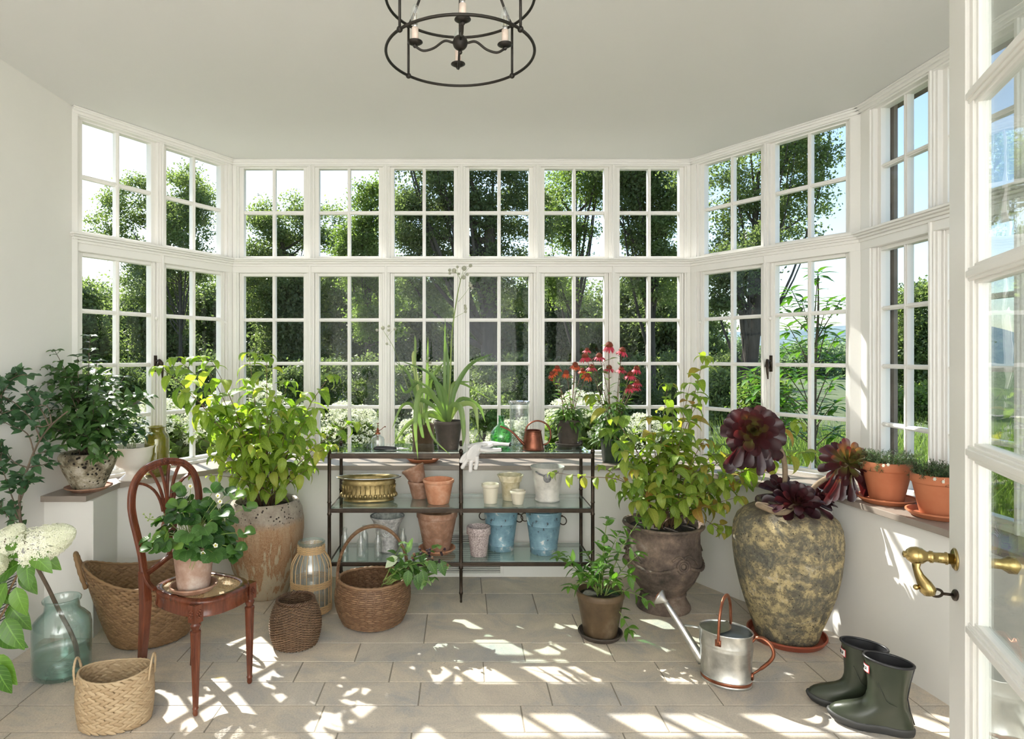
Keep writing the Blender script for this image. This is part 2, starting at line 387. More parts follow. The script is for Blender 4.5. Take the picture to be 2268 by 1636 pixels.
# floor: random ashlar flags, colour kept per slab
def make_floor():
    mb = MB(); y = 4.6
    rows = [4.60, 4.12, 3.80, 3.50, 3.145, 2.955, 2.769, 2.585, 2.40, 2.10, 1.85, 1.5, 1.1, .8, .4, 0, -.4, -.8, -1.3, -1.8, -2.2, -2.6]
    R = random.Random(3)
    for a, b in zip(rows[:-1], rows[1:]):
        x = -2.9 + R.uniform(0, .3)
        while x < 2.9:
            w = R.choice([.28, .42, .55, .62, .8]); g = .0018; tv = R.random()
            x0, x1, y0, y1, z = x+g, x+w-g, b+g, a-g, R.uniform(-.0008, 0); e = .0016
            mb.add([(x0,y0,z-.006),(x1,y0,z-.006),(x1,y1,z-.006),(x0,y1,z-.006),(x0+e,y0+e,z),(x1-e,y0+e,z),(x1-e,y1-e,z),(x0+e,y1-e,z)],
                   [(4,5,6,7),(0,1,5,4),(1,2,6,5),(2,3,7,6),(3,0,4,7)], tv)
            x += w
    mb.add([(-2.9,-2.6,-.0022),(2.9,-2.6,-.0022),(2.9,4.6,-.0022),(-2.9,4.6,-.0022)], [(0,1,2,3)], -1.0)
    mb.add([(-2.9,-2.6,-.1),(2.9,-2.6,-.1),(2.9,4.6,-.1),(-2.9,4.6,-.1)], [(3,2,1,0)], -1.0)
    m = NT('limestone_flags'); t = m.attr('tint'); v = m.coord()
    base = m.ramp(t, [(0, (.61, .55, .49)), (.3, (.68, .605, .52)), (.55, (.54, .51, .48)), (.8, (.65, .585, .51)), (1, (.57, .53, .49))])
    n1 = m.ramp(m.noise(3.0, 8, .70, v, 1.2), [(.34, (.72, .75, .80)), (.5, (.96, .93, .88)), (.66, (1.12, 1.08, 1.0))])
    c = m.mix(1.0, base, n1, 'MULTIPLY')
    n2 = m.ramp(m.noise(140, 3, .8, v), [(.36, (.80, .80, .80)), (.55, (1, 1, 1)), (.8, (1.10, 1.10, 1.10))])
    c = m.mix(.8, c, n2, 'MULTIPLY')
    pits = m.ramp(m.math('ADD', m.voro(38), m.math('MULTIPLY', m.noise(3, 3), .5)), [(.30, (1, 1, 1)), (.35, (0, 0, 0))])
    c = m.mix(m.math('MULTIPLY', pits, .45), c, (.22, .19, .16))
    g = m.ramp(m.math('ADD', t, .5), [(.0, (1, 1, 1)), (.3, (0, 0, 0))]); c = m.mix(g, c, (.27, .235, .19))
    mat = m.done(m.princ(c, .62, 0.0, m.math('ADD', m.noise(120, 3, .7), m.noise(9, 4)), .25, .003))
    return structure(mb.build('floor', mat, smooth=False))
make_floor()
def poly(name, pts, z0, z1, mat, bevel=0):
    mb = MB(); n = len(pts)
    mb.add([(x, y, z0) for x, y in pts]+[(x, y, z1) for x, y in pts],
           [tuple(range(n-1, -1, -1)), tuple(range(n, 2*n))]+[(i, (i+1) % n, n+(i+1) % n, n+i) for i in range(n)])
    return structure(mb.build(name, mat, smooth=False, bevel=bevel))
poly('ceiling', [(-2.35, YB-.15), (-2.35, 3.5), (-1.66, 4.52), (1.66, 4.52), (2.32, 3.5), (2.35, YB-.15)], ZC, ZC+.22, M['ceil'])
# dwarf wall under the sill
IW = [(-1.864, 3.2), (-1.925, 3.535), (-1.45, 4.086), (1.43, 4.086), (1.63, 3.70), (1.92, 3.27), (1.95, 3.0), (1.995, 2.57), (2.03, 1.5), (2.08, YB)]
OW = [(2.30, YB), (2.30, 3.48), (1.66, 4.49), (-1.655, 4.49), (-2.235, 3.48), (-2.235, 3.2)]
poly('wall_front', IW[:5]+[(1.66, 4.49), (-1.655, 4.49), (-2.235, 3.48), (-2.235, 3.2)], -.1, ZS-.03, M['wall'], .004)
poly('wall_right', IW[4:]+[(2.30, YB), (2.30, 3.48), (1.66, 4.49)], -.1, ZS-.03, M['wall'], .004)
IL = [(-1.884, 3.171), (-1.894, 3.505), (-1.42, 4.05), (1.37, 4.05), (1.478, 3.832), (1.60, 3.585), (1.884, 3.233), (1.909, 2.98), (1.961, 2.571), (1.995, 1.5), (2.045, YB)]
poly('trim_1', IL+[(2.27, YB), (2.27, 3.475), (1.645, 4.47), (-1.64, 4.47), (-2.2, 3.475), (-2.2, 3.171)], ZS-.03, ZS, M['sill'], .003)
poly('wall_left', [(-2.35, YB), (LB[0], YB), (LC[0], 3.46), (-2.20, 3.50), (-2.35, 3.50)], -.1, ZC, M['wall'])
poly('wall_right_upper', [(2.183, YB), (2.30, YB), (2.30, .76), (2.183, .76)], ZS, ZC, M['wall'])
mbw = MB(); mbw.box(-2.35, 2.35, YB-.15, YB, -.1, ZC)
structure(mbw.build('wall_rear', M['wall'], smooth=False))
# window walls
class Face:
    def __init__(s, A, B):
        s.A = A; dx, dy = B[0]-A[0], B[1]-A[1]; s.L = math.hypot(dx, dy); s.U = (dx/s.L, dy/s.L); s.N = (s.U[1], -s.U[0])
    def P(s, u, d, z): return Vector((s.A[0]+s.U[0]*u+s.N[0]*d, s.A[1]+s.U[1]*u+s.N[1]*d, z))
    def box(s, mb, u0, u1, d0, d1, z0, z1): mb.obox(s.A, s.U, s.N, u0, u1, d0, d1, z0, z1)
ZT = 2.098   # top of transom shelf
faces = [('left', Face(LC, FL), [(.272, .418), (.795, .418)]),
         ('front', Face(FL, FR), [(1.5915+(i-2.5)*.5264, .418) for i in range(6)]),
         ('right', Face(FR, RC), [(.29, .415), (.80, .415)]),
         ('side', Face(RC, RB), [(.292, .35), (.75, .35), (1.21, .35), (1.67, .35), (2.13, .35)])]
_wn = 0; _tn = 1
for fname, F, wins in faces:
    mb = MB(); L = F.L; ZT = 2.098+(.0006 if fname in ('left', 'right') else 0)
    # crown and head
    F.box(mb, 0, L, -.10, .0, 2.745, ZC-.001); F.box(mb, -.012, L+.012, 0, .014, 2.752, ZC-.001)
    F.box(mb, -.02, L+.02, .014, .028, 2.766, ZC-.001); F.box(mb, -.025, L+.025, .028, .042, 2.777, ZC-.001)
    # transom: band, shelf, cove
    F.box(mb, 0, L, -.10, .0, 2.005, ZT-.012)
    F.box(mb, -.035, L+.035, -.10, .062, ZT-.012, ZT); F.box(mb, -.03, L+.03, 0, .048, ZT-.022, ZT-.012)
    F.box(mb, -.018, L+.018, 0, .028, ZT-.034, ZT-.022); F.box(mb, -.008, L+.008, 0, .012, ZT-.05, ZT-.034)
    # bottom rail
    F.box(mb, 0, L, -.10, .0, ZS-.01, ZS+.018)
    # mullions
    edges = [0]+[e for c, w in wins for e in (c-w/2-.028, c+w/2+.028)]+[L]
    for i in range(0, len(edges), 2):
        a, b = edges[i], edges[i+1]
        F.box(mb, a, b, -.10, -.012, ZS, ZC-.03)
        ia = a+(.012 if i else 0); ib = b-(.012 if i+2 < len(edges) else 0)
        F.box(mb, ia, ib, -.012, -.0015, ZS, ZC-.03)
        if i and i+2 < len(edges): F.box(mb, a+.019, b-.019, -.001, .0105, ZS+.0, ZT-.02); F.box(mb, a+.019, b-.019, -.001, .0105, ZT, 2.752)
    structure(mb.build('trim_%d' % (_tn+1), M['trim'], smooth=False, bevel=.0025)); _tn += 1
    for k, (c, w) in enumerate(wins):
        for (z0, z1, rows, low) in ((2.125, 2.737, 2, False), (.762, 1.985, 4, True)):
            _wn += 1; u0, u1 = c-w/2, c+w/2; f = MB(); fr = .030
            zt = z1+.014
            F.box(f, u0-fr, u0, -.085, -.035, z0-fr, z1+.02); F.box(f, u1, u1+fr, -.085, -.035, z0-fr, z1+.02)
            F.box(f, u0, u1, -.085, -.035, z1, z1+.02); F.box(f, u0, u1, -.085, -.035, z0-fr, z0)
            if low:  # stepped sash edge
                F.box(f, u0-fr+.004, u0-.012, -.035, -.028, z0-fr, z1+.02); F.box(f, u1+.012, u1+fr-.004, -.035, -.028, z0-fr, z1+.02)
            F.box(f, c-.011, c+.011, -.078, -.042, z0, z1); F.box(f, c-.005, c+.005, -.042, -.036, z0, z1)
            for r in range(1, rows):
                z = z0+(z1-z0)*r/rows; F.box(f, u0, u1, -.076, -.044, z-.0115, z+.0115); F.box(f, u0, u1, -.044, -.038, z-.005, z+.005)
            wo_ = structure(f.build('window_%d' % _wn, M['trim'], smooth=False, bevel=.002))
            g = MB()
            for q in range(rows):
                for s_ in (0, 1):
                    ua, ub = (u0, c-.011) if s_ == 0 else (c+.011, u1)
                    za = z0+(z1-z0)*q/rows+(.0115 if q else 0); zb = z0+(z1-z0)*(q+1)/rows-(.0115 if q < rows-1 else 0)
                    p = [F.P(ua, -.06, za), F.P(ub, -.06, za), F.P(ub, -.06, zb), F.P(ua, -.06, zb)]
                    g.add(p, [(0, 1, 2, 3)])
            g.build('pane', M['pane'], wo_, smooth=False)
            if low and fname in ('left', 'right') :
                kb = MB(); ue = u1+.02 if fname == 'left' else u0-.02
                kb.ball(F.P(ue, -.015, 1.66), .012, 8, 6); kb.build('peg', M['trim'], wo_)
                if (fname == 'left' and k == 0) or (fname == 'right' and k == 1):
                    h = MB(); O = F.P(ue, -.02, 1.36)
                    F.box(h, ue-.008, ue+.008, -.028, -.018, 1.33, 1.43)
                    h.tube([F.P(ue, -.02, 1.395), F.P(ue, .018, 1.40), F.P(ue+.006, .026, 1.385), F.P(ue+.01, .03, 1.33), F.P(ue+.012, .028, 1.285)], [.007, .009, .012, .008, .004], 8)
                    h.tube([F.P(ue, -.02, 1.35), F.P(ue-.012, .012, 1.365), F.P(ue, .02, 1.395)], [.006, .008, .006], 8)
                    h.build('latch_handle', M['iron'], wo_)
# corner posts joining the faces
def corner(C, N1, N2, name):
    a = Vector((C[0]-N1[0]*.1, C[1]-N1[1]*.1)); b = Vector((C[0]-N2[0]*.1, C[1]-N2[1]*.1))
    m = Vector((N1[0]+N2[0], N1[1]+N2[1])).normalized()*.125
    poly(name, [C, (a.x, a.y), (C[0]-m.x, C[1]-m.y), (b.x, b.y)], ZS, ZC-.002, M['trim'])
fl, ff, fr_, fs = [q[1] for q in faces]
corner(FL, fl.N, ff.N, 'trim_6'); corner(FR, ff.N, fr_.N, 'trim_7'); corner(RC, fr_.N, fs.N, 'trim_8')
# narrow casing where the left window wall meets the plaster
mb = MB(); fl.box(mb, -.035, .012, -.1, .012, ZS, ZC-.002); structure(mb.build('trim_9', M['trim'], smooth=False, bevel=.002))
# stone piers outside the side windows
mb = MB()
for k, (c, w) in enumerate(faces[3][2]):
    fs.box(mb, c-w/2-.11, c-w/2+.006, -.120, -.1, ZS-.3, ZC+.2)
fs.box(mb, .05, 2.4, -.16, -.1, ZC-.03, ZC+.3)
structure(mb.build('trim_10', M['stone'], smooth=False))
# floor registers
def vent(name, O, U, N, w, z0, z1, label):
    v = thing(name, label, 'vent', (O[0], O[1], z0)); b = MB(); f = .022
    for (a, c, p, q) in ((0, w, z0, z0+f), (0, w, z1-f, z1), (0, f, z0+f, z1-f), (w-f, w, z0+f, z1-f), (w/2-.008, w/2+.008, z0+f, z1-f)): b.obox(O, U, N, a, c, 0, .008, p, q)
    b.build('vent_frame', M['vent'], v, smooth=False, world=True, bevel=.0015)
    s = MB(); n = int((z1-z0-2*f)/.0125)
    for i in range(n):
        z = z0+f+(i+.5)*(z1-z0-2*f)/n; s.obox(O, U, N, f, w-f, .001, .006, z-.0035, z+.0035)
    s.build('louvre', M['vent'], v, smooth=False, world=True)
    k = MB(); k.obox(O, U, N, f*.6, w-f*.6, .0002, .0012, z0+f*.6, z1-f*.6); k.build('vent_shade_sheet', M['dark'], v, smooth=False, world=True)  # black sheet paints in the darkness of the hollow behind the louvres
vent('floor_vent', (-.278, 4.0855), (1, 0), (0, -1), .55, .006, .30, 'white louvred heating vent low on the wall behind the metal shelf unit')
vent('floor_vent', (-2.106, 2.36), (.012, 1), (1, -.012), .64, .19, .43, 'white louvred vent low on the left wall behind the hydrangea leaves')

# open french door at the right
def make_door():
    D0 = Vector((1.080, 1.40)); ang = math.radians(23.2); d = Vector((-math.sin(ang), -math.cos(ang))); n = Vector((-math.cos(ang), math.sin(ang)))
    O = (D0.x, D0.y); U = (d.x, d.y); N = (n.x, n.y); T = .044; W_ = .92; H = 2.72
    f = MB(); b = lambda u0, u1, d0, d1, z0, z1: f.obox(O, U, N, u0, u1, d0, d1, z0, z1)
    b(0, .105, -T, 0, .01, H); b(W_-.105, W_, -T, 0, .01, H); b(.105, W_-.105, -T, 0, .01, .23); b(.105, W_-.105, -T, 0, H-.11, H)
    zs = [.23]+[.867+.3647*i for i in range(5)]+[H-.11]; us = [.105, W_/2, W_-.105]
    for z in zs[1:-1]:
        for (h, e0, e1) in ((.021, -.034, -.010), (.014, -.040, -.004), (.007, -T, 0)): b(.105, W_-.105, e0, e1, z-h, z+h)
    for (h, e0, e1) in ((.021, -.033, -.011), (.014, -.039, -.005), (.007, -T+.001, -.001)): b(W_/2-h, W_/2+h, e0, e1, .23, H-.11)
    for (a, c_) in ((.105, 1), (W_-.105, -1)):
        for (h, e0, e1) in ((.030, -.032, -.013), (.020, -.038, -.007)): b(min(a, a+c_*h), max(a, a+c_*h), e0, e1, .23, H-.11)
    dr = structure(f.build('door_1', M['doorpaint'], smooth=False, bevel=.002))
    g = MB(); g.obox(O, U, N, .10, W_-.10, -.024, -.020, .22, H-.10); g.build('pane', M['doorpane'], dr, smooth=False)
    def X(u, dd, z): return Vector((O[0]+U[0]*u+N[0]*dd, O[1]+U[1]*u+N[1]*dd, z))
    n3 = Vector((n.x, n.y, 0)); u3 = Vector((d.x, d.y, 0)); q = Vector((0, 0, 1)).rotation_difference(n3); uq = .045
    h = MB()
    def lat(prof, u, z, nn=20, sx=1, sy=1):
        s = len(h.v); h.lathe(prof, nn, sx, sy); h.xf(Matrix.Translation(X(u, 0, z)) @ q.to_matrix().to_4x4(), s)
    lat([(.024, 0), (.024, .002), (.020, .005), (.010, .006)], uq, .992)
    lat([(.0115, .004), (.0115, .014), (.0135, .015), (.0135, .018), (.0115, .019), (.0110, .040), (.0130, .041), (.0130, .046), (.0105, .048), (.011, .052), (.017, .060), (.019, .070), (.017, .080), (.011, .088), (.007, .090), (.007, .094), (.003, .096)], uq, .992)
    P = [X(uq, .070, .992), X(uq+.002, .071, .966), X(uq+.005, .066, .950), X(uq+.010, .058, .935), X(uq+.014, .052, .922), X(uq+.016, .050, .912)]
    h.tube(P, [.014, .0085, .011, .0165, .0195, .012], 14, flat=.75)
    s = len(h.v); h.ball((0, 0, 0), .006, 8, 6); h.xf(Matrix.Translation(X(uq+.010, .073, .925)), s)
    h.build('door_handle', M['brassbright'], dr)
    k = MB(); s = len(k.v); k.lathe([(.012, 0), (.012, .002), (.009, .004)], 16, 1, 1); k.xf(Matrix.Translation(X(uq, 0, .915)) @ q.to_matrix().to_4x4() @ Matrix.Scale(2.0, 4, (0, 1, 0)) , s)
    k.tube([X(uq, .002, .915), X(uq, .024, .915)], .0032, 8); k.ring(X(uq, .034, .915), .009, .0028, 18, 6, 1.25, .9, axis=(u3+Vector((0,0,.9))))
    k.build('key', M['iron'], dr)
    # outside knob on the other face
    r = MB(); q2 = Vector((0, 0, 1)).rotation_difference(-n3); s = len(r.v)
    r.lathe([(.026, 0), (.026, .003), (.011, .006), (.0105, .034), (.018, .045), (.018, .058), (.006, .066)], 18); r.xf(Matrix.Translation(X(uq, -T, .992)) @ q2.to_matrix().to_4x4(), s)
    r.build('door_handle', M['brassbright'], dr)
make_door()
# ================================================================== POTS AND VESSELS
def pot_profile(rt, rb, h, rim=.0, rimh=.0, wall=None, foot=0, inner=.5):
    w = wall or max(.006, rt*.09); p = [(0.0001, 0), (rb*.96, 0), (rb, .004)]
    if rim: p += [(rt-rim, h-rimh-.003), (rt-rim*.3, h-rimh), (rt, h-rimh+.004), (rt, h-.004), (rt-.003, h)]
    else: p += [(rt-.002, h-.004), (rt-.001, h)]
    p += [(rt-w, h), (rt-w-.002, h-.006)]
    if inner < 1:
        zi = h*(1-inner); ri = rb+(rt-rb)*(1-inner)-w; p += [(max(ri, .005), zi), (.0001, zi)]
    return p
def mk_pot(name, label, x, y, z, rt, rb, h, mat, rim=.006, rimh=.02, inner=.85, cat='pot', group=None, rz=0, tilt=None, body='pot_body', thin=None, n=40):
    mb = MB(); mb.lathe(pot_profile(rt, rb, h, rim, rimh, thin, 0, inner), n)
    o = mb.build(name, M[mat], None, angle=40); o.location = (x, y, z); tag(o, label, cat, group)
    if tilt: o.rotation_euler = tilt
    return o
def saucer(x, y, z, r, label, mat='terracotta', h=.022, r0=None):
    mb = MB(); r0 = r0 or r*.78
    mb.lathe([(.0001, 0), (r0, 0), (r0+.004, .003), (r-.004, h*.7), (r, h*.78), (r, h), (r-.007, h), (r-.009, h*.75), (r0, .009), (.0001, .009)], 44)
    o = mb.build('plant_saucer', M[mat], None, angle=40); o.location = (x, y, z); return tag(o, label, 'saucer')
def potted(name, label, x, y, z, rt, rb, h, mat, rim=.006, rimh=.02, cat='plant', soil=.12):
    t = thing(name, label, cat, (x, y, z)); mb = MB(); mb.lathe(pot_profile(rt, rb, h, rim, rimh, None, 0, .55), 44)
    mb.build('pot', M[mat], t, angle=40); add_soil(t, rt*.93-.004, h*(1-soil)); return t
def add_soil(t, r, z, sx=1, sy=1):
    mb = MB(); R = random.Random(5); prof = [(.0001, z+.004), (r*.3, z+.005), (r*.6, z+.003), (r*.85, z), (r, z-.002)]
    mb.lathe(prof[::-1], 26, sx, sy); mb.build('soil', M['soil'], t)

# ---- shelf unit -------------------------------------------------
SX0, SX1, SYF, SYB = -.765, .760, 3.660, 4.020
ZTOP, ZMID, ZLOW = .872, .553, .242
def make_shelf():
    t = thing('metal_shelf_unit', 'long dark bronze metal shelf unit with three glass shelves under the front windows', 'shelf', ((SX0+SX1)/2, (SYF+SYB)/2, 0))
    mx = (SX0+SX1)/2
    for x in (SX0, mx, SX1):
        for y in (SYF, SYB):
            p = MB(); r = .0105
            p.lathe([(.004, 0), (.0065, .004), (.0065, .012), (.005, .016), (.008, .045), (.0115, .052), (.0115, .060), (r-.001, .064), (r-.001, .195), (.0125, .198), (.0125, .206), (r, .21), (r, .505), (.0125, .508), (.0125, .516), (r, .52), (r, .575), (.0125, .578), (.0125, .583), (r, .586), (r, .868), (.0125, .870), (.012, .880), (.008, .888), (.004, .890)], 12, c=(x, y, 0))
            p.build('post', M['iron'], t, world=True)
    for z, h in ((ZTOP-.012, .030), (ZMID-.012, .024), (ZLOW-.012, .022)):
        r = MB()
        for y in (SYF, SYB): r.box(SX0, SX1, y-.008, y+.008, z-h+.004, z+.003); r.box(SX0, SX1, y-.010, y+.010, z-h+.010, z-h+.016)
        for x in (SX0, mx, SX1): r.box(x-.008, x+.008, SYF, SYB, z-h+.004, z-.001)
        r.build('shelf_rail', M['iron'], t, world=True, smooth=False, bevel=.0015)
    for z in (ZTOP, ZMID, ZLOW):
        for (a, b) in ((SX0+.012, mx-.012 if z != ZTOP else SX1-.012),) + (((mx+.012, SX1-.012),) if z != ZTOP else ()):
            g = MB(); g.box(a, b, SYF+.004, SYB-.004, z-.009, z-.001); g.build('glass_shelf', M['shelfglass'], t, world=True, smooth=False)
make_shelf()

# ---- middle shelf ------------------------------------------------
def jardiniere():
    t = thing('brass_planter', 'oval aged brass planter with embossed sides and flared silvery rim', 'planter', (-.562, 3.835, ZMID), math.radians(4))
    b = MB(); sx, sy = 1, .46
    b.lathe([(.0001, 0), (.150, 0), (.155, .004), (.148, .010), (.152, .018), (.166, .030), (.160, .052), (.156, .075), (.158, .100), (.162, .116), (.155, .124), (.160, .130), (.192, .139), (.196, .142), (.192, .144), (.158, .135), (.150, .126), (.152, .05), (.145, .014), (.0001, .012)], 72, sx, sy)
    b.build('planter_body', M['brass'], t, angle=50)
    e = MB(); n = 34
    for i in range(n):
        a = 2*PI*i/n; c, s_ = math.cos(a), math.sin(a)
        def q(r, z): return Vector((r*c*sx, r*s_*sy, z))
        st = len(e.v); e.ball(q(.163, .036), .011, 8, 6, 1, .8, 1.25)
        e.tube([q(.160, .052), q(.158, .078), q(.160, .098)], [.0035, .0028, .006], 6)
    e.build('embossing', M['brass'], t)
    r = MB(); r.ring((0, 0, .1425), .194, .0035, 72, 6, sx, sy); r.build('planter_rim', M['steel'], t)
jardiniere()
mk_pot('terracotta_pot', 'small aged terracotta pot with another pot tipped inside it', -.258, 3.895, ZMID, .072, .046, .105, 'terradark', .005, .016)
mk_pot('terracotta_pot', 'terracotta pot tipped sideways on top of a smaller pot', -.262, 3.890, ZMID+.098, .072, .046, .10, 'terradark', .005, .016, tilt=(math.radians(-6), math.radians(-24), 0))
mk_pot('terracotta_pot', 'empty orange-tan terracotta pot with rolled rim in front of the stacked pair', -.137, 3.765, ZMID, .094, .064, .142, 'terracotta', .007, .018)
mk_pot('cream_pot', 'small cream glazed pot with a rounded collar, left of the scalloped pot', .173, 3.765, ZMID, .053, .039, .115, 'cream', .006, .020)
def scallop():
    b = MB(); rf = lambda a, z: 1+(.05*math.sin(a*13)*max(0, (z-.120)/.035))
    b.lathe([(.0001, 0), (.046, 0), (.048, .005), (.053, .07), (.058, .112), (.067, .116), (.066, .124), (.077, .148), (.079, .154), (.072, .152), (.060, .120), (.050, .06), (.0001, .03)], 104, rf=rf)
    m = ramped('mottled_cream_glaze', [(.3, (.40, .33, .17)), (.5, (.62, .55, .38)), (.7, (.74, .68, .54))], 14, 6, .4, bump=.1)
    o = b.build('cream_pot', m, None, angle=50); o.location = (.298, 3.845, ZMID); tag(o, 'cream glazed pot with scalloped frilled rim and brown mottling', 'pot')
scallop()
mk_pot('cream_pot', 'tiny cream pot, the shortest on the middle glass shelf', .334, 3.738, ZMID, .047, .031, .080, 'cream', .003, .016)
def whitepot():
    t = thing('white_pot', 'tall worn white pot with a dark tarnished medallion on its side', 'pot', (.521, 3.835, ZMID))
    m = ramped('worn_white_glaze', [(.3, (.42, .40, .37)), (.55, (.66, .63, .58)), (.8, (.76, .73, .68))], 12, 8, .35, bump=.1)
    b = MB(); b.lathe([(.0001, 0), (.072, 0), (.076, .006), (.074, .014), (.070, .02), (.084, .12), (.094, .185), (.102, .200), (.103, .207), (.094, .205), (.086, .17), (.066, .03), (.0001, .025)], 44); b.build('pot_body', m, t, angle=50)
    k = MB()
    for (a, z, r, h) in ((0, .150, .024, .012), (0, .150, .012, .02)):
        s = len(k.v); k.ball((0, 0, 0), r, 14, 8); k.xf(Matrix.Translation((-.012, -.089, z)) @ Matrix.Diagonal((1, .35, 1.15, 1)), s)
    for sg in (-1, 1):
        k.tube(spline([(-.012+sg*.02, -.090, .165), (-.012+sg*.05, -.084, .175), (-.012+sg*.068, -.072, .188)], 4), [.010]+[.008]*7+[.004], 6, flat=.6)
    k.build('medallion', ramped('tarnish', [(.3, (.06, .06, .07)), (.7, (.34, .33, .34))], 60, 5, .5, bump=.6), t)
whitepot()
# ---- low shelf ---------------------------------------------------
def bottle(x, y, h, r, label):
    b = MB(); b.lathe([(.0001, 0), (r*.9, 0), (r, .004), (r, h*.60), (r*.92, h*.68), (r*.50, h*.78), (r*.46, h*.92), (r*.62, h*.93), (r*.62, h), (r*.45, h), (r*.40, h*.8), (r*.85, h*.62), (r*.88, .01), (.0001, .01)], 20)
    o = b.build('glass_bottle', M['clear'], None, angle=50); o.location = (x, y, ZLOW); tag(o, label, 'bottle', 'small clear bottles on the low glass shelf')
bottle(-.700, 3.80, .150, .022, 'small clear bottle nearest the left post of the shelf unit, low shelf')
bottle(-.592, 3.73, .145, .0255, 'front clear bottle, second from the left on the low shelf')
bottle(-.590, 3.845, .155, .023, 'clear bottle standing behind the second bottle on the low shelf')
bottle(-.492, 3.73, .152, .0235, 'clear bottle in front of the flared white vase on the low shelf')
bottle(-.352, 3.80, .150, .022, 'clear bottle between the white vase and the big terracotta pot')
def goblet():
    t = thing('white_vase', 'flared frosted white vase with a round medallion, behind the small bottles', 'vase', (-.452, 3.86, ZLOW))
    m = ramped('frosted_lace_glass', [(.35, (.26, .25, .25)), (.55, (.52, .51, .50)), (.7, (.68, .67, .65))], 45, 8, .4, bump=.6)
    b = MB(); b.lathe([(.0001, 0), (.060, 0), (.064, .006), (.060, .014), (.066, .09), (.074, .15), (.090, .185), (.104, .205), (.105, .213), (.096, .210), (.082, .18), (.060, .09), (.0001, .03)], 44); b.build('vase_body', m, t, angle=50)
    k = MB()
    for r in (.024, .014): k.ring((.004, -.082, .130), r, .003, 22, 6, axis=(0, 1, -.15))
    k.build('medallion', M['clear'], t)
    r = MB(); r.ring((0, 0, .211), .101, .004, 44, 6); r.build('vase_rim', M['galvin'], t)
goblet()
saucer(-.148, 3.835, ZLOW, .112, 'terracotta saucer under the big empty pot on the low glass shelf', 'terracotta', .028)
mk_pot('terracotta_pot', 'large empty terracotta pot standing in a saucer on the low shelf', -.148, 3.835, ZLOW+.010, .124, .078, .238, 'terradark', .006, .035)
mk_pot('speckled_pot', 'speckled pinkish grey flowerpot with thick collar beside the blue pails', .103, 3.765, ZLOW, .072, .049, .172, 'pinkclay', .009, .045)
def pail(x, y, s, label, rz):
    t = thing('blue_pail', label, 'pail', (x, y, ZLOW), rz, 'chipped blue metal pails')
    b = MB(); b.lathe([(.0001, 0), (.076, 0), (.079, .003), (.079, .032), (.081, .035), (.079, .038), (.096, .165), (.098, .168), (.0965, .172), (.106, .240), (.109, .243), (.108, .248), (.104, .247), (.076, .04), (.0001, .01)], 48); s0 = b; b.xf(Matrix.Scale(s, 4)); b.build('pail_body', M['blueenamel'], t, angle=45)
    for sg in (-1, 1):
        k = MB(); k.ring((sg*.112*s, 0, .196*s), .024*s, .0035, 26, 6, axis=(.25*sg, 1, 0)); k.tube([(sg*.098*s, 0, .222*s), (sg*.113*s, 0, .221*s)], .006, 6)
        k.build('ring_handle', M['iron'], t)
pail(.243, 3.885, 1.0, 'chipped blue pail half behind the speckled pink pot', math.radians(-14))
pail(.497, 3.820, 1.03, 'chipped blue pail at the right end of the low shelf', math.radians(-20))
# ---- top shelf ---------------------------------------------------
def mister():
    t = thing('plant_mister', 'small clear glass plant mister with a copper pump on the top shelf', 'mister', (-.503, 3.80, ZTOP))
    b = MB(); b.lathe([(.0001, 0), (.036, 0), (.040, .006), (.040, .055), (.034, .068), (.015, .078), (.014, .086), (.012, .086), (.012, .076), (.033, .064), (.037, .05), (.037, .008), (.0001, .006)], 28); b.build('bottle_body', M['clear'], t, angle=50)
    p = MB(); p.lathe([(.004, .01), (.004, .084), (.016, .085), (.016, .094), (.009, .097), (.009, .112), (.005, .114), (.005, .122)], 16); p.build('pump', M['copper'], t)
    q = MB(); q.tube([(0, 0, .12), (0, 0, .150)], .0022, 6); q.lathe([(.008, .148), (.008, .152)], 12); q.tube([(.006, 0, .106), (.022, 0, .114), (.034, 0, .126), (.042, 0, .130)], .0022, 6); q.ball((.044, 0, .130), .0045, 8, 5); q.build('nozzle', M['darkcopper'], t)
mister()
def pruner():
    t = thing('pruning_shears', 'pair of pruning shears with black handles lying on the top glass shelf', 'pruning shears', (-.400, 3.735, ZTOP), math.radians(-4))
    for sg in (-1, 1):
        h = MB(); h.tube(spline([(-.115, sg*.022, .010), (-.08, sg*.026, .011), (-.03, sg*.018, .011), (.012, sg*.006, .010)], 5), [.006]+[.0085]*8+[.008]*6+[.005], 10); h.build('handle', M['black'], t)
    b = MB(); b.lathe([(.009, .004), (.009, .016)], 14, c=(.022, 0, 0))
    b.loft([[(.02, -.008, .007), (.02, .008, .007), (.02, .008, .010), (.02, -.008, .010)], [(.055, -.010, .007), (.055, .010, .007), (.055, .010, .010), (.055, -.010, .010)], [(.090, .002, .007), (.090, .006, .007), (.090, .006, .010), (.090, .002, .010)]])
    b.tube([(.02, .004, .014), (.06, -.012, .014), (.088, -.004, .014)], [.004, .006, .002], 6, flat=.4)
    b.build('blade', M['steel'], t, smooth=False)
pruner()
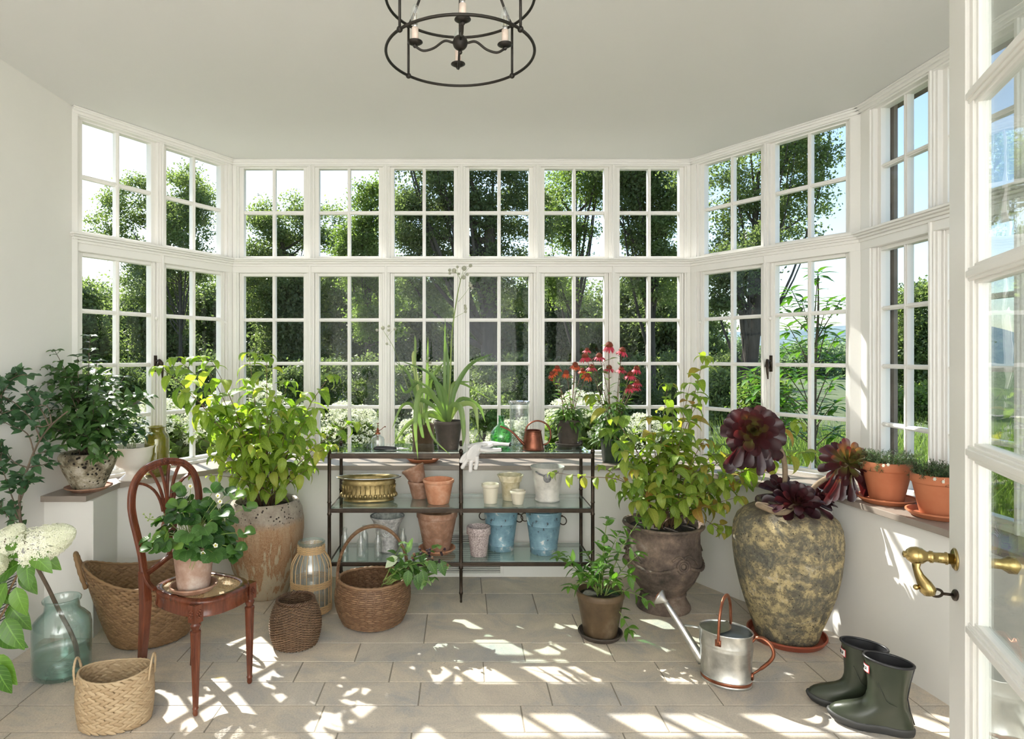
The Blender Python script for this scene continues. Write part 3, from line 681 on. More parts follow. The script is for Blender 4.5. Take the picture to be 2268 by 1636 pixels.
def glove(label, hand, cuff, name='gardening_glove', up=(0, 0, 1)):
    """hand: dict of chains in world space; joined and smoothed by a remesh"""
    t = thing(name, label, 'glove', tuple(cuff[0]))
    mb = MB()
    for pts, rs, fl_ in hand: mb.tube(spline(pts, 4), [rs[min(len(rs)-1, int(i/4))]*(1-(i % 4)/4)+rs[min(len(rs)-1, int(i/4)+1)]*((i % 4)/4) for i in range((len(pts)-1)*4+1)], 14, flat=fl_[0], up=fl_[1]); 
    for pts, rs, fl_ in hand:
        if fl_[0] > .75: mb.ball(pts[-1], rs[-1]*.97, 12, 8); 
    o = mb.build('glove_body', M['leather'], t, world=True)
    md = o.modifiers.new('remesh', 'REMESH'); md.mode = 'VOXEL'; md.voxel_size = .0022; md.use_smooth_shade = True
    sm = o.modifiers.new('smooth', 'SMOOTH'); sm.factor = .5; sm.iterations = 3
    c = MB(); c.tube(cuff, [cuff_r for cuff_r in (.019, .0195)], 16, flat=.62); c.build('cuff_binding', M['black'], t, world=True)
def gloves():
    yf = SYF-.024; P = lambda px, py, y=yf: PW(px, py, y)
    X = (1, 0, 0); Z = (0, 0, 1)
    hand = [([P(1064, 996, SYF+.01), P(1052, 1001, yf+.004), P(1047, 1010, yf), P(1044, 1018, yf)], [.040, .050, .050, .040], (.30, X)),
            ([P(1042, 1000, yf+.004), P(1029, 1009, yf), P(1020.5, 1021, yf)], [.0160, .0135, .0115], (.9, X)),
            ([P(1037, 1010, yf), P(1030, 1024, yf), P(1024.5, 1034, yf)], [.0150, .0145, .0130], (.85, X)),
            ([P(1044, 1012, yf), P(1042.5, 1030, yf), P(1042, 1042, yf)], [.0150, .0140, .0125], (.85, X)),
            ([P(1056, 1010, yf), P(1056, 1024, yf), P(1053.5, 1036, yf)], [.0155, .0145, .0130], (.85, X)),
            ([P(1062, 995, yf+.01), P(1076, 997, SYF-.006), P(1090, 997, SYF+.01), P(1108, 996, SYF+.03)], [.020, .022, .022, .020], (.62, Z))]
    glove('white leather glove hanging its fingers over the shelf edge', hand, [P(1108, 996, SYF+.03), P(1110, 996, SYF+.032)])
    yb = SYF+.085
    hand2 = [([P(1127, 984, yb), P(1108, 983, yb), P(1090, 982, yb), P(1072, 983, yb-.005)], [.022, .023, .034, .036], (.42, Z)),
             ([P(1078, 983, yb-.02), P(1055, 986, yb-.035), P(1039, 990, yb-.045)], [.015, .0145, .012], (.8, Z)),
             ([P(1078, 982, yb), P(1055, 984, yb-.005), P(1041, 987, yb-.01)], [.015, .0145, .012], (.8, Z)),
             ([P(1078, 982, yb+.02), P(1060, 983, yb+.02), P(1047, 985, yb+.02)], [.014, .0135, .012], (.8, Z)),
             ([P(1090, 984, yb-.03), P(1078, 990, yb-.045), P(1064, 993, yb-.055)], [.014, .013, .012], (.8, Z))]
    glove('white leather glove lying flat across the other one on the shelf', hand2, [P(1127, 984, yb), P(1131, 984, yb)])
gloves()
def flask():
    t = thing('green_flask', 'round green glass bottle with a narrow neck on the top glass shelf', 'bottle', (.247, 3.925, ZTOP))
    b = MB(); b.lathe([(.0001, .004), (.040, 0), (.052, .008), (.066, .03), (.070, .055), (.064, .085), (.045, .112), (.024, .128), (.018, .136), (.017, .178), (.021, .180), (.021, .185), (.015, .185), (.015, .135), (.042, .108), (.060, .083), (.066, .055), (.060, .03), (.04, .01), (.0001, .012)], 36); b.build('bottle_body', M['green'], t)
flask()
def beaker():
    t = thing('glass_beaker', 'tall clear measuring beaker with white markings behind the copper can', 'beaker', (.362, 3.965, ZTOP))
    b = MB(); b.lathe([(.0001, 0), (.056, 0), (.060, .008), (.060, .24), (.062, .255), (.069, .268), (.068, .271), (.058, .255), (.056, .24), (.056, .012), (.0001, .008)], 40); b.build('beaker_body', M['clear'], t)
    k = MB(); s = len(k.v); k.ring((-.014, -.061, .175), .012, .0022, 24, 5, axis=(0, 1, 0))
    for i in range(4): q_ = MB(); q_.box(.004, .02+.006*(i % 2), -.0625, -.0605, .09+i*.035, .0925+i*.035); q_.build('measuring_line', M['milk'], t, smooth=False)
    k.build('printed_ring', M['milk'], t, smooth=False)
beaker()
def smallcan():
    t = thing('copper_watering_can', 'small dark copper watering can with long thin spout on the top shelf', 'watering can', (.425, 3.755, ZTOP))
    b = MB(); pr = [(.0001, 0), (.066, 0), (.068, .004), (.064, .012), (.062, .022)]
    for i in range(7): z = .03+i*.0105; r = .0605-.012*(i/7); pr += [(r+.0015, z), (r, z+.004), (r+.0003, z+.007)]
    pr += [(.0495, .108), (.052, .112), (.051, .116), (.044, .114), (.047, .10), (.056, .012), (.0001, .01)]
    b.lathe(pr, 36); b.build('can_body', M['darkcopper'], t, angle=35)
    s = MB(); s.tube(spline([(-.050, -.02, .028), (-.080, -.02, .058), (-.110, -.02, .092), (-.150, -.02, .122), (-.196, -.02, .140)], 5), [.0085]*6+[.0065]*8+[.0055]*7, 10); s.build('spout', M['darkcopper'], t)
    h = MB(); pts = [(-.042, 0, .112)]+[(.018+.062*math.cos(a), 0, .088+.068*math.sin(a)) for a in [math.radians(q) for q in range(152, -62, -14)]]+[(.060, 0, .026)]
    pts = [(-.043, 0, .112), (-.036, 0, .135), (-.012, 0, .158), (.022, 0, .170), (.062, 0, .162), (.092, 0, .136), (.105, 0, .10), (.102, 0, .065), (.088, 0, .038), (.062, 0, .028)]
    h.tube(spline(pts, 5), .0052, 9); h.build('handle', M['darkcopper'], t)
smallcan()

# ---- sills ------------------------------------------------------
def olive():
    t = thing('olive_vase', 'tall olive green glass jar with a short neck on the left sill', 'vase', (-1.795, 3.725, ZS))
    b = MB(); b.lathe([(.0001, 0), (.060, 0), (.066, .012), (.068, .05), (.068, .215), (.062, .238), (.048, .252), (.043, .262), (.043, .278), (.052, .283), (.052, .288), (.042, .288), (.040, .262), (.058, .235), (.064, .21), (.064, .02), (.0001, .012)], 40); b.build('vase_body', M['olive'], t)
olive()
# ---- floor: lantern vase, wicker, baskets --------------------------------
def lantern():
    t = thing('rattan_glass_vase', 'tall clear glass vase caged in pale rattan, beside the dark wicker basket', 'vase', (-.842, 3.545, 0))
    pr = [(.100, .002), (.108, .012), (.109, .05), (.109, .24), (.104, .275), (.088, .305), (.074, .325), (.070, .335), (.070, .375), (.076, .380)]
    b = MB(); b.lathe([(.0001, 0)]+pr+[(.068, .380), (.066, .335), (.084, .302), (.104, .24), (.104, .015), (.0001, .008)], 44); b.build('glass_jar', M['clear'], t)
    k = MB()
    for i in range(20):
        a = 2*PI*i/20; k.tube([Vector(((r+.002)*math.cos(a), (r+.002)*math.sin(a), z)) for r, z in pr[1:-1]], .0024, 5)
    for z0, n, amp in ((.150, 6, .109), (.012, 7, .109), (.333, 7, .071)):
        for j in range(n):
            m_ = 80; k.tube([Vector(((amp+.003+.0018*math.cos(10*2*PI*i/m_+PI*j))*math.cos(2*PI*i/m_), (amp+.003+.0018*math.cos(10*2*PI*i/m_+PI*j))*math.sin(2*PI*i/m_), z0+j*.006)) for i in range(m_)], .0027, 5, closed=True)
    k.build('rattan_cage', M['rattan'], t)
    r = MB(); r.ring((0, 0, .386), .071, .0055, 44, 8); r.build('glass_rim', M['bluegreen'], t)
lantern()
def darkwicker():
    t = thing('wicker_basket', 'small dark brown wicker basket, narrower at the rim, on the stone floor', 'basket', (-.825, 3.145, 0))
    def R(z): x = z/.222; return .088+.040*math.sin(PI*min(1, (x*.80+.12)))-.010*x
    k = MB(); ns = 44; rows = 36
    for i in range(ns):
        a = 2*PI*i/ns; k.tube([Vector((R(z)*math.cos(a), R(z)*math.sin(a), z)) for z in [.222*q/8 for q in range(9)]], .0026, 5)
    k.build('stakes', M['wicker'], t); w = MB()
    for j in range(rows):
        z = .006+j*.0058; m_ = ns*4
        w.tube([Vector(((R(z)+.0032*math.cos(PI*j+ns/2*2*PI*i/m_))*math.cos(2*PI*i/m_), (R(z)+.0032*math.cos(PI*j+ns/2*2*PI*i/m_))*math.sin(2*PI*i/m_), z+.0008*math.sin(5*i))) for i in range(m_)], .0030, 5, closed=True)
    w.build('woven_body', M['wickerlight'], t)
    r = MB()
    for q in range(3):
        m_ = 110; r.tube([Vector(((R(.22)+.004*math.cos(14*2*PI*i/m_+q*2.1))*math.cos(2*PI*i/m_), (R(.22)+.004*math.cos(14*2*PI*i/m_+q*2.1))*math.sin(2*PI*i/m_), .219+.006*math.sin(14*2*PI*i/m_+q*2.1))) for i in range(m_)], .0042, 5, closed=True)
    r.build('rim', M['wicker'], t); f = MB(); f.lathe([(.0001, .003), (.09, .003), (.09, .006), (.0001, .006)], 30); f.build('basket_base', M['wicker'], t)
darkwicker()
def strand(mb, c, tdir, nrm, L, W, T, tint):
    """one braided leaf-strand: a pointed lens"""
    b = tdir.cross(nrm).normalized(); vs = []; fs = []; n = 6
    for i, (x, k) in enumerate(((-.5, .12), (-.25, .8), (0, 1), (.25, .8), (.5, .12))):
        for j in range(n):
            a = 2*PI*j/n; vs.append(c+tdir*(L*x)+b*(W/2*k*math.cos(a))+nrm*(T/2*k*math.sin(a)))
    for i in range(4):
        for j in range(n): q = (j+1) % n; fs.append((i*n+j, i*n+q, (i+1)*n+q, (i+1)*n+j))
    mb.add(vs, fs, tint)
def seagrass(t, S, rows, per, L, W, slant=.55, mat='seagrass', inner=True, bmat='bambooin'):
    """S(theta, v) -> point, v 0..1"""
    mb = MB(); R = random.Random(11)
    for j in range(rows):
        v = (j+.5)/rows; n = per
        for i in range(n):
            th = 2*PI*(i+(.5 if j % 2 else 0))/n; p = S(th, v); e = 1e-2
            tu = (S(th+e, v)-S(th-e, v)).normalized(); tv = (S(th, min(1, v+e))-S(th, max(0, v-e))).normalized(); nn = tu.cross(tv).normalized()
            d = (tu*math.cos(slant)+tv*math.sin(slant)*(1 if j % 2 else -1)).normalized()
            strand(mb, p+nn*R.uniform(0, .002), d, nn, L*R.uniform(.9, 1.1), W*R.uniform(.85, 1.1), W*.55, R.random())
    mb.build('woven_body', M[mat], t)
    k = MB(); n = 60; vs = []; fs = []
    for j in range(9):
        for i in range(n):
            v = j/8; p = S(2*PI*i/n, v); c = S(0, v)*.5+S(PI, v)*.5; vs.append(p+(c-p).normalized()*W*.12)
    for j in range(8):
        for i in range(n): q = (i+1) % n; fs.append((j*n+i, j*n+q, (j+1)*n+q, (j+1)*n+i))
    fs.append(tuple(range(n-1, -1, -1))); k.add(vs, fs); k.build('lining', M[bmat if bmat != 'bambooin' else mat], t)
def small_seagrass():
    t = thing('seagrass_basket', 'small oval pale seagrass basket with two loop handles in front of the chair', 'basket', (-1.352, 2.47, 0), math.radians(8))
    H = .198
    def S(th, v): k = .93+.07*math.sin(PI*v*.9); return Vector((.136*k*math.cos(th), .103*k*math.sin(th), .008+v*(H-.012+.014*math.cos(th)**2*v)))
    seagrass(t, S, 15, 26, .050, .0205, .40)
    r = MB(); m_ = 120; r.tube([S(2*PI*i/m_, 1)+Vector((0, 0, .003)) for i in range(m_)], [.0042+.0008*math.sin(i*1.9) for i in range(m_)], 6, closed=True, t=.8); r.build('rim', M['seagrass'], t)
    for sg in (-1, 1):
        h = MB(); x = sg*.133
        pts = spline([(x, -.032*1, H-.03), (x+sg*.006, -.030, H+.02), (x+sg*.008, -.014, H+.052), (x+sg*.008, .006, H+.058), (x+sg*.006, .026, H+.03), (x, .032, H-.03)], 8)
        h.tube(pts, [.0046+.0008*math.sin(i*2.3) for i in range(len(pts))], 7, t=.8); h.build('handle', M['seagrass'], t)
small_seagrass()
def big_seagrass():
    t = thing('seagrass_basket', 'large brown seagrass basket with high ends and loop handles behind the chair', 'basket', (-1.575, 3.215, 0), math.radians(28))
    def S(th, v):
        c, s = math.cos(th), math.sin(th); k = v**.8
        a = .175+.125*k; b = .15+.075*k; top = .30+.10*abs(c)**2.2+(.05*max(0, c)**2)
        return Vector((a*c, b*s, .012+v*top*(1) - .0))
    seagrass(t, S, 24, 44, .055, .025, .45, mat='seagrass2')
    r = MB(); m_ = 140; r.tube([S(2*PI*i/m_, 1)+Vector((0, 0, .003)) for i in range(m_)], [.007+.001*math.sin(i*1.9) for i in range(m_)], 6, closed=True, t=.7); r.build('rim', M['seagrass2'], t)
    for sg in (-1, 1):
        h = MB(); z = S(0 if sg > 0 else PI, 1).z; x = sg*.298
        pts = spline([(x-sg*.012, -.055, z-.10), (x+sg*.012, -.062, z-.02), (x+sg*.03, -.035, z+.045), (x+sg*.034, 0, z+.058), (x+sg*.03, .035, z+.045), (x+sg*.012, .062, z-.02), (x-sg*.012, .055, z-.10)], 8)
        h.tube(pts, [.0095+.0012*math.sin(i*1.7) for i in range(len(pts))], 9, t=.7); h.build('handle', M['seagrass2'], t)
big_seagrass()
def handled():
    t = thing('handled_basket', 'round twill-woven brown basket with an arched handle holding cut bramble stems', 'basket', (-.475, 3.395, 0), math.radians(14))
    H = .232
    def S(th, v):
        x = v; r = .145+.047*math.sin(PI*min(1, x*.75+.05))+.006*x
        sq = 1+.02*math.cos(4*th)*(1-v); return Vector((r*sq*math.cos(th)*1.02, r*sq*math.sin(th)*.96, .010+v*(H-.010+.008*math.cos(th)**2)))
    mb = MB(); rows, per = 22, 60; R = random.Random(2)
    for j in range(rows):
        for i in range(per):
            v = (j+.5)/rows; th = 2*PI*(i*3+j % 6*1.0)/(per*3); th = 2*PI*(i+(j % 3)/3+(.0))/per*1.0
            e = .01; p = S(th, v); tu = (S(th+e, v)-S(th-e, v)).normalized(); tv = (S(th, min(1, v+e))-S(th, max(0, v-e))).normalized(); nn = tu.cross(tv).normalized()
            if i % 2 == (j//1) % 2 or True:
                L = .0215 if (i % 2) else .010
                if i % 2: mb_len = .0225
                else: mb_len = 0
                if mb_len: strand(mb, p+nn*.0012, tu, nn, .034, .0118, .0055, R.random())
                else: strand(mb, p-nn*.0006, tv, nn, .0150, .0100, .0045, R.random()*.5)
    mb.build('woven_body', M['bamboo'], t)
    k = MB(); n = 60; vs = []; fs = []
    for j in range(9):
        for i in range(n): p = S(2*PI*i/n, j/8); vs.append(Vector((p.x*1.002, p.y*1.002, p.z)))
    for j in range(8):
        for i in range(n): q = (i+1) % n; fs.append((j*n+i, j*n+q, (j+1)*n+q, (j+1)*n+i))
    fs.append(tuple(range(n-1, -1, -1))); k.add(vs, fs, .2); k.build('lining', M['bamboo'], t)
    r = MB(); m_ = 160; r.tube([S(2*PI*i/m_, 1)+Vector((0, 0, .004)) for i in range(m_)], [.0078+.0014*math.sin(i*1.5) for i in range(m_)], 8, closed=True, t=.85); r.build('rim', M['bamboo'], t)
    h = MB(); zt = H+.012; W = .188
    arc = [(-W*math.cos(a), 0, zt+.268*math.sin(a)**.9 if a > 0 else zt) for a in [PI*i/28 for i in range(29)]]
    arc = [(-W-.002, .0, zt-.06)]+arc[1:-1]+[(W+.002, .0, zt-.06)]
    h.tube(arc, .0085, 8, t=.6)
    for i in range(72):
        f = i/71*(len(arc)-1); a = int(min(f, len(arc)-2)); p = Vector(arc[a]).lerp(Vector(arc[a+1]), f-a); d = (Vector(arc[a+1])-Vector(arc[a])).normalized()
        for sg in (-1, 1):
            nn = Vector((0, 1, 0)); strand(h, p+Vector((0, sg*.0085, 0))+Vector((0, 0, .005)), (d+nn*sg*.9).normalized(), (d.cross(nn)).normalized(), .034, .0105, .012, random.random())
    h.build('arched_handle', M['bamboo'], t)
handled()
def jug():
    t = thing('green_glass_jar', 'big pale green glass jar half full of water at the left', 'jar', (-1.798, 2.845, 0))
    b = MB(); b.lathe([(.0001, .008), (.07, .006), (.100, 0), (.114, .014), (.118, .04), (.118, .215), (.112, .245), (.088, .272), (.074, .284), (.070, .295), (.070, .322), (.077, .330), (.078, .338), (.074, .342), (.066, .335), (.066, .292), (.084, .268), (.107, .243), (.113, .21), (.113, .04), (.098, .012), (.0001, .018)], 48); b.build('jar_body', M['bluegreen'], t)
    w = MB(); w.lathe([(.0001, .019), (.097, .014), (.1115, .04), (.1115, .110), (.0001, .110)], 44); w.build('water', M['water'], t)
    r = MB()
    for i in range(3): r.ring((.005*i, 0, .022), .03+.02*i, .003, 30, 5)
    r.build('base_rings', M['bluegreen'], t)
jug()
# ---- chair -------------------------------------------------------
def chair():
    t = thing('cane_seat_chair', 'carved mahogany chair with oval open back and cane seat at the left', 'chair', (-1.13, 2.71, 0), math.radians(-28.1))
    mh = M['mahog']; zs = .452
    def out(th, k=1.0, z=0):
        c, s = math.cos(th), math.sin(th); e = .68
        x = math.copysign(abs(c)**e, c); y = math.copysign(abs(s)**e, s)
        X = .012+(.196 if x > 0 else .182)*x*k; Y = (.150+.014*x)*y*k+(0.0)
        return Vector((X+(.010*(1-abs(y))*k if x > 0 else 0), Y, z))
    n = 72; TH = [2*PI*i/n for i in range(n)]
    f = MB(); prof = [(.82, zs-.012), (.82, zs-.002), (.86, zs+.002), (.96, zs+.001), (1.0, zs-.006), (1.0, zs-.012), (.985, zs-.016), (.975, zs-.024), (.975, zs-.052), (.99, zs-.058), (.99, zs-.066), (.93, zs-.066), (.90, zs-.02)]
    rings = [[out(a, k, z) for a in TH] for k, z in prof]; rings.append(rings[0]); f.loft(rings, cap=False); f.build('seat_frame', mh, t, angle=50)
    # cane
    c = MB(); sp = .0105; K = .84
    inside = lambda x, y: (abs((x-.012)/((.2 if x > .012 else .182)*K))**2.9+abs(y/((.150+.07*(x-.012))*K))**2.9) < 1
    dirs = [((1, 0), sp, .0018, 0), ((0, 1), sp, .0018, .0006), ((.7071, .7071), sp*1.414, .0022, .0012), ((.7071, -.7071), sp*1.414, .0022, .0018)]
    for (dx, dy), s_, w, dz in dirs:
        for k in range(-30, 31):
            ox, oy = -dy*k*s_+.012, dx*k*s_; ts = [q*.003 for q in range(-100, 101) if inside(ox+dx*q*.003, oy+dy*q*.003)]
            if len(ts) > 2: c.bar((ox+dx*ts[0], oy+dy*ts[0], zs-.006+dz), (ox+dx*ts[-1], oy+dy*ts[-1], zs-.006+dz), w, .0008)
    c.build('cane_seat', M['cane'], t, smooth=False)
    # front legs
    for sg in (-1, 1):
        l = MB(); x, y = .158, sg*.140
        l.box(x-.020, x+.020, y-.020, y+.020, .372, .442)
        for i in range(8):
            a = 2*PI*i/8; l.ball((x+.022*1, y+.009*math.cos(a), .408+.014*math.sin(a)), .0042, 6, 5); l.ball((x+.009*math.cos(a), y-.022, .408+.014*math.sin(a)), .0042, 6, 5)
        l.ball((x+.022, y, .408), .005, 6, 5); l.ball((x, y-.022, .408), .005, 6, 5)
        rf = lambda a, z: 1-(.12*max(0, math.cos(a*8))**.5 if .045 < z < .325 and math.cos(a*8) > 0 else 0)
        pr = [(.0001, 0), (.008, .001), (.0115, .010), (.0105, .022), (.0125, .026), (.0125, .031), (.0105, .034), (.011, .044)]+[(.0115+.0085*q/8, .046+.278*q/8) for q in range(9)]+[(.0205, .328), (.0205, .335), (.014, .340), (.018, .350), (.021, .360), (.016, .368), (.016, .373)]
        l.lathe(pr, 48, c=(x, y, 0), rf=rf); l.build('leg', mh, t, angle=40)
    # back: rear legs and oval frame
    bx = lambda z: -.158-(max(0, z-.42))*.115
    for sg in (-1, 1):
        l = MB(); l.loft([[(px+ox, sg*.135+oy, z) for ox, oy in ((-w, -w), (w, -w), (w, w), (-w, w))] for z, px, w in ((0, -.196, .0115), (.15, -.178, .014), (.30, -.163, .017), (.40, -.157, .0185), (.52, bx(.52), .0165))])
        l.build('leg', mh, t, smooth=False, bevel=.003)
    half = [(.135, .50), (.138, .58), (.150, .66), (.164, .74), (.168, .80), (.158, .86), (.134, .905), (.095, .938), (.050, .953), (0, .958)]
    ov = [Vector((bx(z), -y, z)) for y, z in half]+[Vector((bx(z), y, z)) for y, z in half[-2::-1]]
    sp_ = spline(ov, 5); b = MB()
    def molded(mb, pts, w, th, cen=None):
        for off, ww, dd in ((0, w, th), (w*.30, w*.22, th*1.25), (-w*.30, w*.22, th*1.25), (0, w*.2, th*1.22)):
            P_ = []
            for i, p in enumerate(pts):
                d = (pts[min(i+1, len(pts)-1)]-pts[max(0, i-1)]).normalized(); s_ = d.cross(Vector((1, 0, .1))).normalized(); P_.append(p+s_*off)
            rings = []
            for i, p in enumerate(P_):
                d = (P_[min(i+1, len(P_)-1)]-P_[max(0, i-1)]).normalized(); s_ = d.cross(Vector((1, 0, 0))).normalized(); nn = s_.cross(d).normalized()
                rings.append([p+s_*(ww/2*a)+nn*(dd/2*c_) for a, c_ in ((-1, -.6), (-.6, -1), (.6, -1), (1, -.6), (1, .6), (.6, 1), (-.6, 1), (-1, .6))])
            mb.loft(rings)
    molded(b, sp_, .030, .020)
    b.build('back_frame', mh, t, angle=50)
    k = MB(); R = random.Random(4)
    for y0, s0 in ((0, 1), (-.022, .7), (.022, .7)):
        z0 = .962-abs(y0)*.2
        for q in range(7):
            a = 2*PI*q/7; k.ball((bx(.96)+.006, y0+.009*s0*math.cos(a), z0+.009*s0*math.sin(a)), .0065*s0, 7, 5)
        k.ball((bx(.96)+.012, y0, z0), .006*s0, 8, 6)
    for sg in (-1, 1):
        for q in range(4):
            y0 = sg*(.036+q*.013); k.leaf((bx(.95)+.012, y0, .952-abs(y0)*.22), (0, sg, .25), (1, 0, 0), .026, .016, .8, .3, 4, 0)
            k.ball((bx(.95)+.010, y0, .950-abs(y0)*.25), .0055, 6, 5, 1, 1.5, 1)
    k.build('carved_crest', mh, t)
    s = MB()
    molded(s, spline([(bx(.505), -.132, .500), (bx(.53)+.004, -.07, .525), (bx(.545)+.006, 0, .548), (bx(.53)+.004, .07, .525), (bx(.505), .132, .500)], 6), .020, .016)
    s.build('cross_rail', mh, t, angle=50)
    sp2 = MB(); xm = bx(.66)
    sp2.loft([[(bx(z)+o, y, z) for o, y in ((-.006, -w), (.006, -w), (.006, w), (-.006, w))] for z, w in ((.545, .026), (.56, .014), (.60, .010), (.645, .012))])
    s0 = len(sp2.v)
    for rr, r_ in ((.029, .009), (.022, .0055), (.034, .005)): sp2.ring((bx(.675)+.002, 0, .678), rr, r_, 36, 8, axis=(1, 0, .1), sy=1)
    sp2.loft([[(bx(z)+o, y, z) for o, y in ((-.006, -w), (.006, -w), (.006, w), (-.006, w))] for z, w in ((.705, .014), (.73, .016), (.76, .024), (.80, .030))])
    for y0, y1, z1 in ((-.024, -.128, .885), (-.014, -.072, .925), (0.0, -.024, .94), (.0, .024, .94), (.014, .072, .925), (.024, .128, .885)):
        molded(sp2, bez((bx(.75)+.002, y0, .745), (bx(.83), y0*1.5, .86), (bx(z1), y1, z1), 9), .0105, .011)
    for q in (-.011, 0, .011): sp2.tube([(bx(.73)+.007, q*.8, .72), (bx(.79)+.008, q, .80)], .0032, 6)
    sp2.build('pierced_splat', mh, t, angle=50)
    for sg in (-1, 1):
        q = MB(); molded(q, bez((bx(.56), sg*.137, .56), (bx(.5)+.012, sg*.145, .475), (bx(.45)+.07, sg*.138, .458), 8), .018, .014); q.build('bracket', mh, t, angle=50)
chair()
saucer(-1.118, 2.640, .4535, .094, 'worn terracotta saucer on the cane seat', 'terradark', .026)
# ---- watering can ------------------------------------------------
def bigcan():
    t = thing('watering_can', 'galvanised steel watering can with copper handles on the stone floor', 'watering can', (1.165, 2.785, 0), math.radians(-36))
    sx, sy = 1.0, .80; H = .225
    b = MB(); pr = [(.0001, .006), (.104, .006), (.106, 0), (.108, .002), (.108, .008), (.106, .011), (.106, .024), (.109, .027), (.106, .030), (.106, .09), (.110, .150), (.1125, .160), (.1105, .164), (.1125, .168), (.1110, .172), (.1115, H-.004), (.1135, H), (.112, H+.003), (.109, H), (.108, .17), (.103, .03), (.0001, .02)]
    b.lathe(pr, 56, sx, sy); b.build('can_body', M['galv'], t, angle=50)
    c = MB(); c.lathe([(.1066, .011), (.1072, .012), (.1072, .022), (.1066, .0235)], 56, sx, sy); c.build('copper_band', M['copper'], t)
    n = 24; l = MB(); vs = []; 
    for i in range(n+1):
        a = math.radians(98)+math.radians(164)*i/n; vs.append((.108*math.cos(a), .108*sy*math.sin(a), H-.002))
    vs2 = [(vs[0][0]+(vs[-1][0]-vs[0][0])*i/n-.022*math.sin(PI*i/n)*-1.6, vs[0][1]+(vs[-1][1]-vs[0][1])*i/n, H+.006) for i in range(n+1)]
    l.add(vs+vs2, [(i, i+1, n+2+i, n+1+i) for i in range(n)]); l.build('half_cover', M['galv'], t)
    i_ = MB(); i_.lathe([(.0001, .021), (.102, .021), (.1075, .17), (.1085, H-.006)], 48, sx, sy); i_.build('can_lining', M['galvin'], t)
    s = MB(); P_ = [(-.098, 0, .055), (-.150, 0, .125), (-.215, 0, .215), (-.268, 0, .285)]
    s.tube(spline(P_, 4), [.024-.0135*i/12 for i in range(13)], 16)
    s.tube([(-.104, 0, H-.022), (-.178, 0, .198)], [.006, .006], 8)
    s.build('spout', M['galv'], t)
    q = Vector((0, 0, 1)).rotation_difference(Vector((-.62, 0, .30)).normalized()); r = MB()
    st = len(r.v); r.lathe([(.0100, -.012), (.012, 0), (.036, .026), (.0375, .030), (.034, .034), (.0001, .042)], 28); r.xf(Matrix.Translation((-.270, 0, .288)) @ q.to_matrix().to_4x4(), st); r.build('rose', M['galv'], t)
    f = MB(); st = len(f.v); f.lathe([(.0335, .0345), (.0001, .0425)], 28); f.xf(Matrix.Translation((-.2705, 0, .2883)) @ q.to_matrix().to_4x4(), st); f.build('rose_face', M['copper'], t)
    h = MB(); y = .112*sy
    pts = spline([(-.010, -y-.002, H-.030), (-.008, -y, H+.01), (-.006, -y*.88, H+.085), (-.004, -y*.45, H+.132), (-.002, 0, H+.144), (0, y*.45, H+.132), (0, y*.88, H+.085), (0, y, H+.01), (0, y+.002, H-.030)], 5)
    h.tube(pts, .0095, 12, flat=.62, up=(1, 0, 0)); h.box(-.022, .002, -y-.006, -y+.001, H-.044, H-.018)
    h.build('top_handle', M['copper'], t)
    g = MB(); pts = spline([(.108, 0, H-.028), (.125, 0, H-.006), (.152, 0, H-.002), (.180, 0, H-.022), (.192, 0, H-.055), (.180, 0, H-.088), (.145, 0, .095), (.110, 0, .060)], 5)
    g.tube(pts, [.007]*5+[.0105]*26+[.007]*5, 12, flat=.7); g.box(.104, .113, -.009, .009, .035, .062); g.build('back_handle', M['copper'], t)
bigcan()
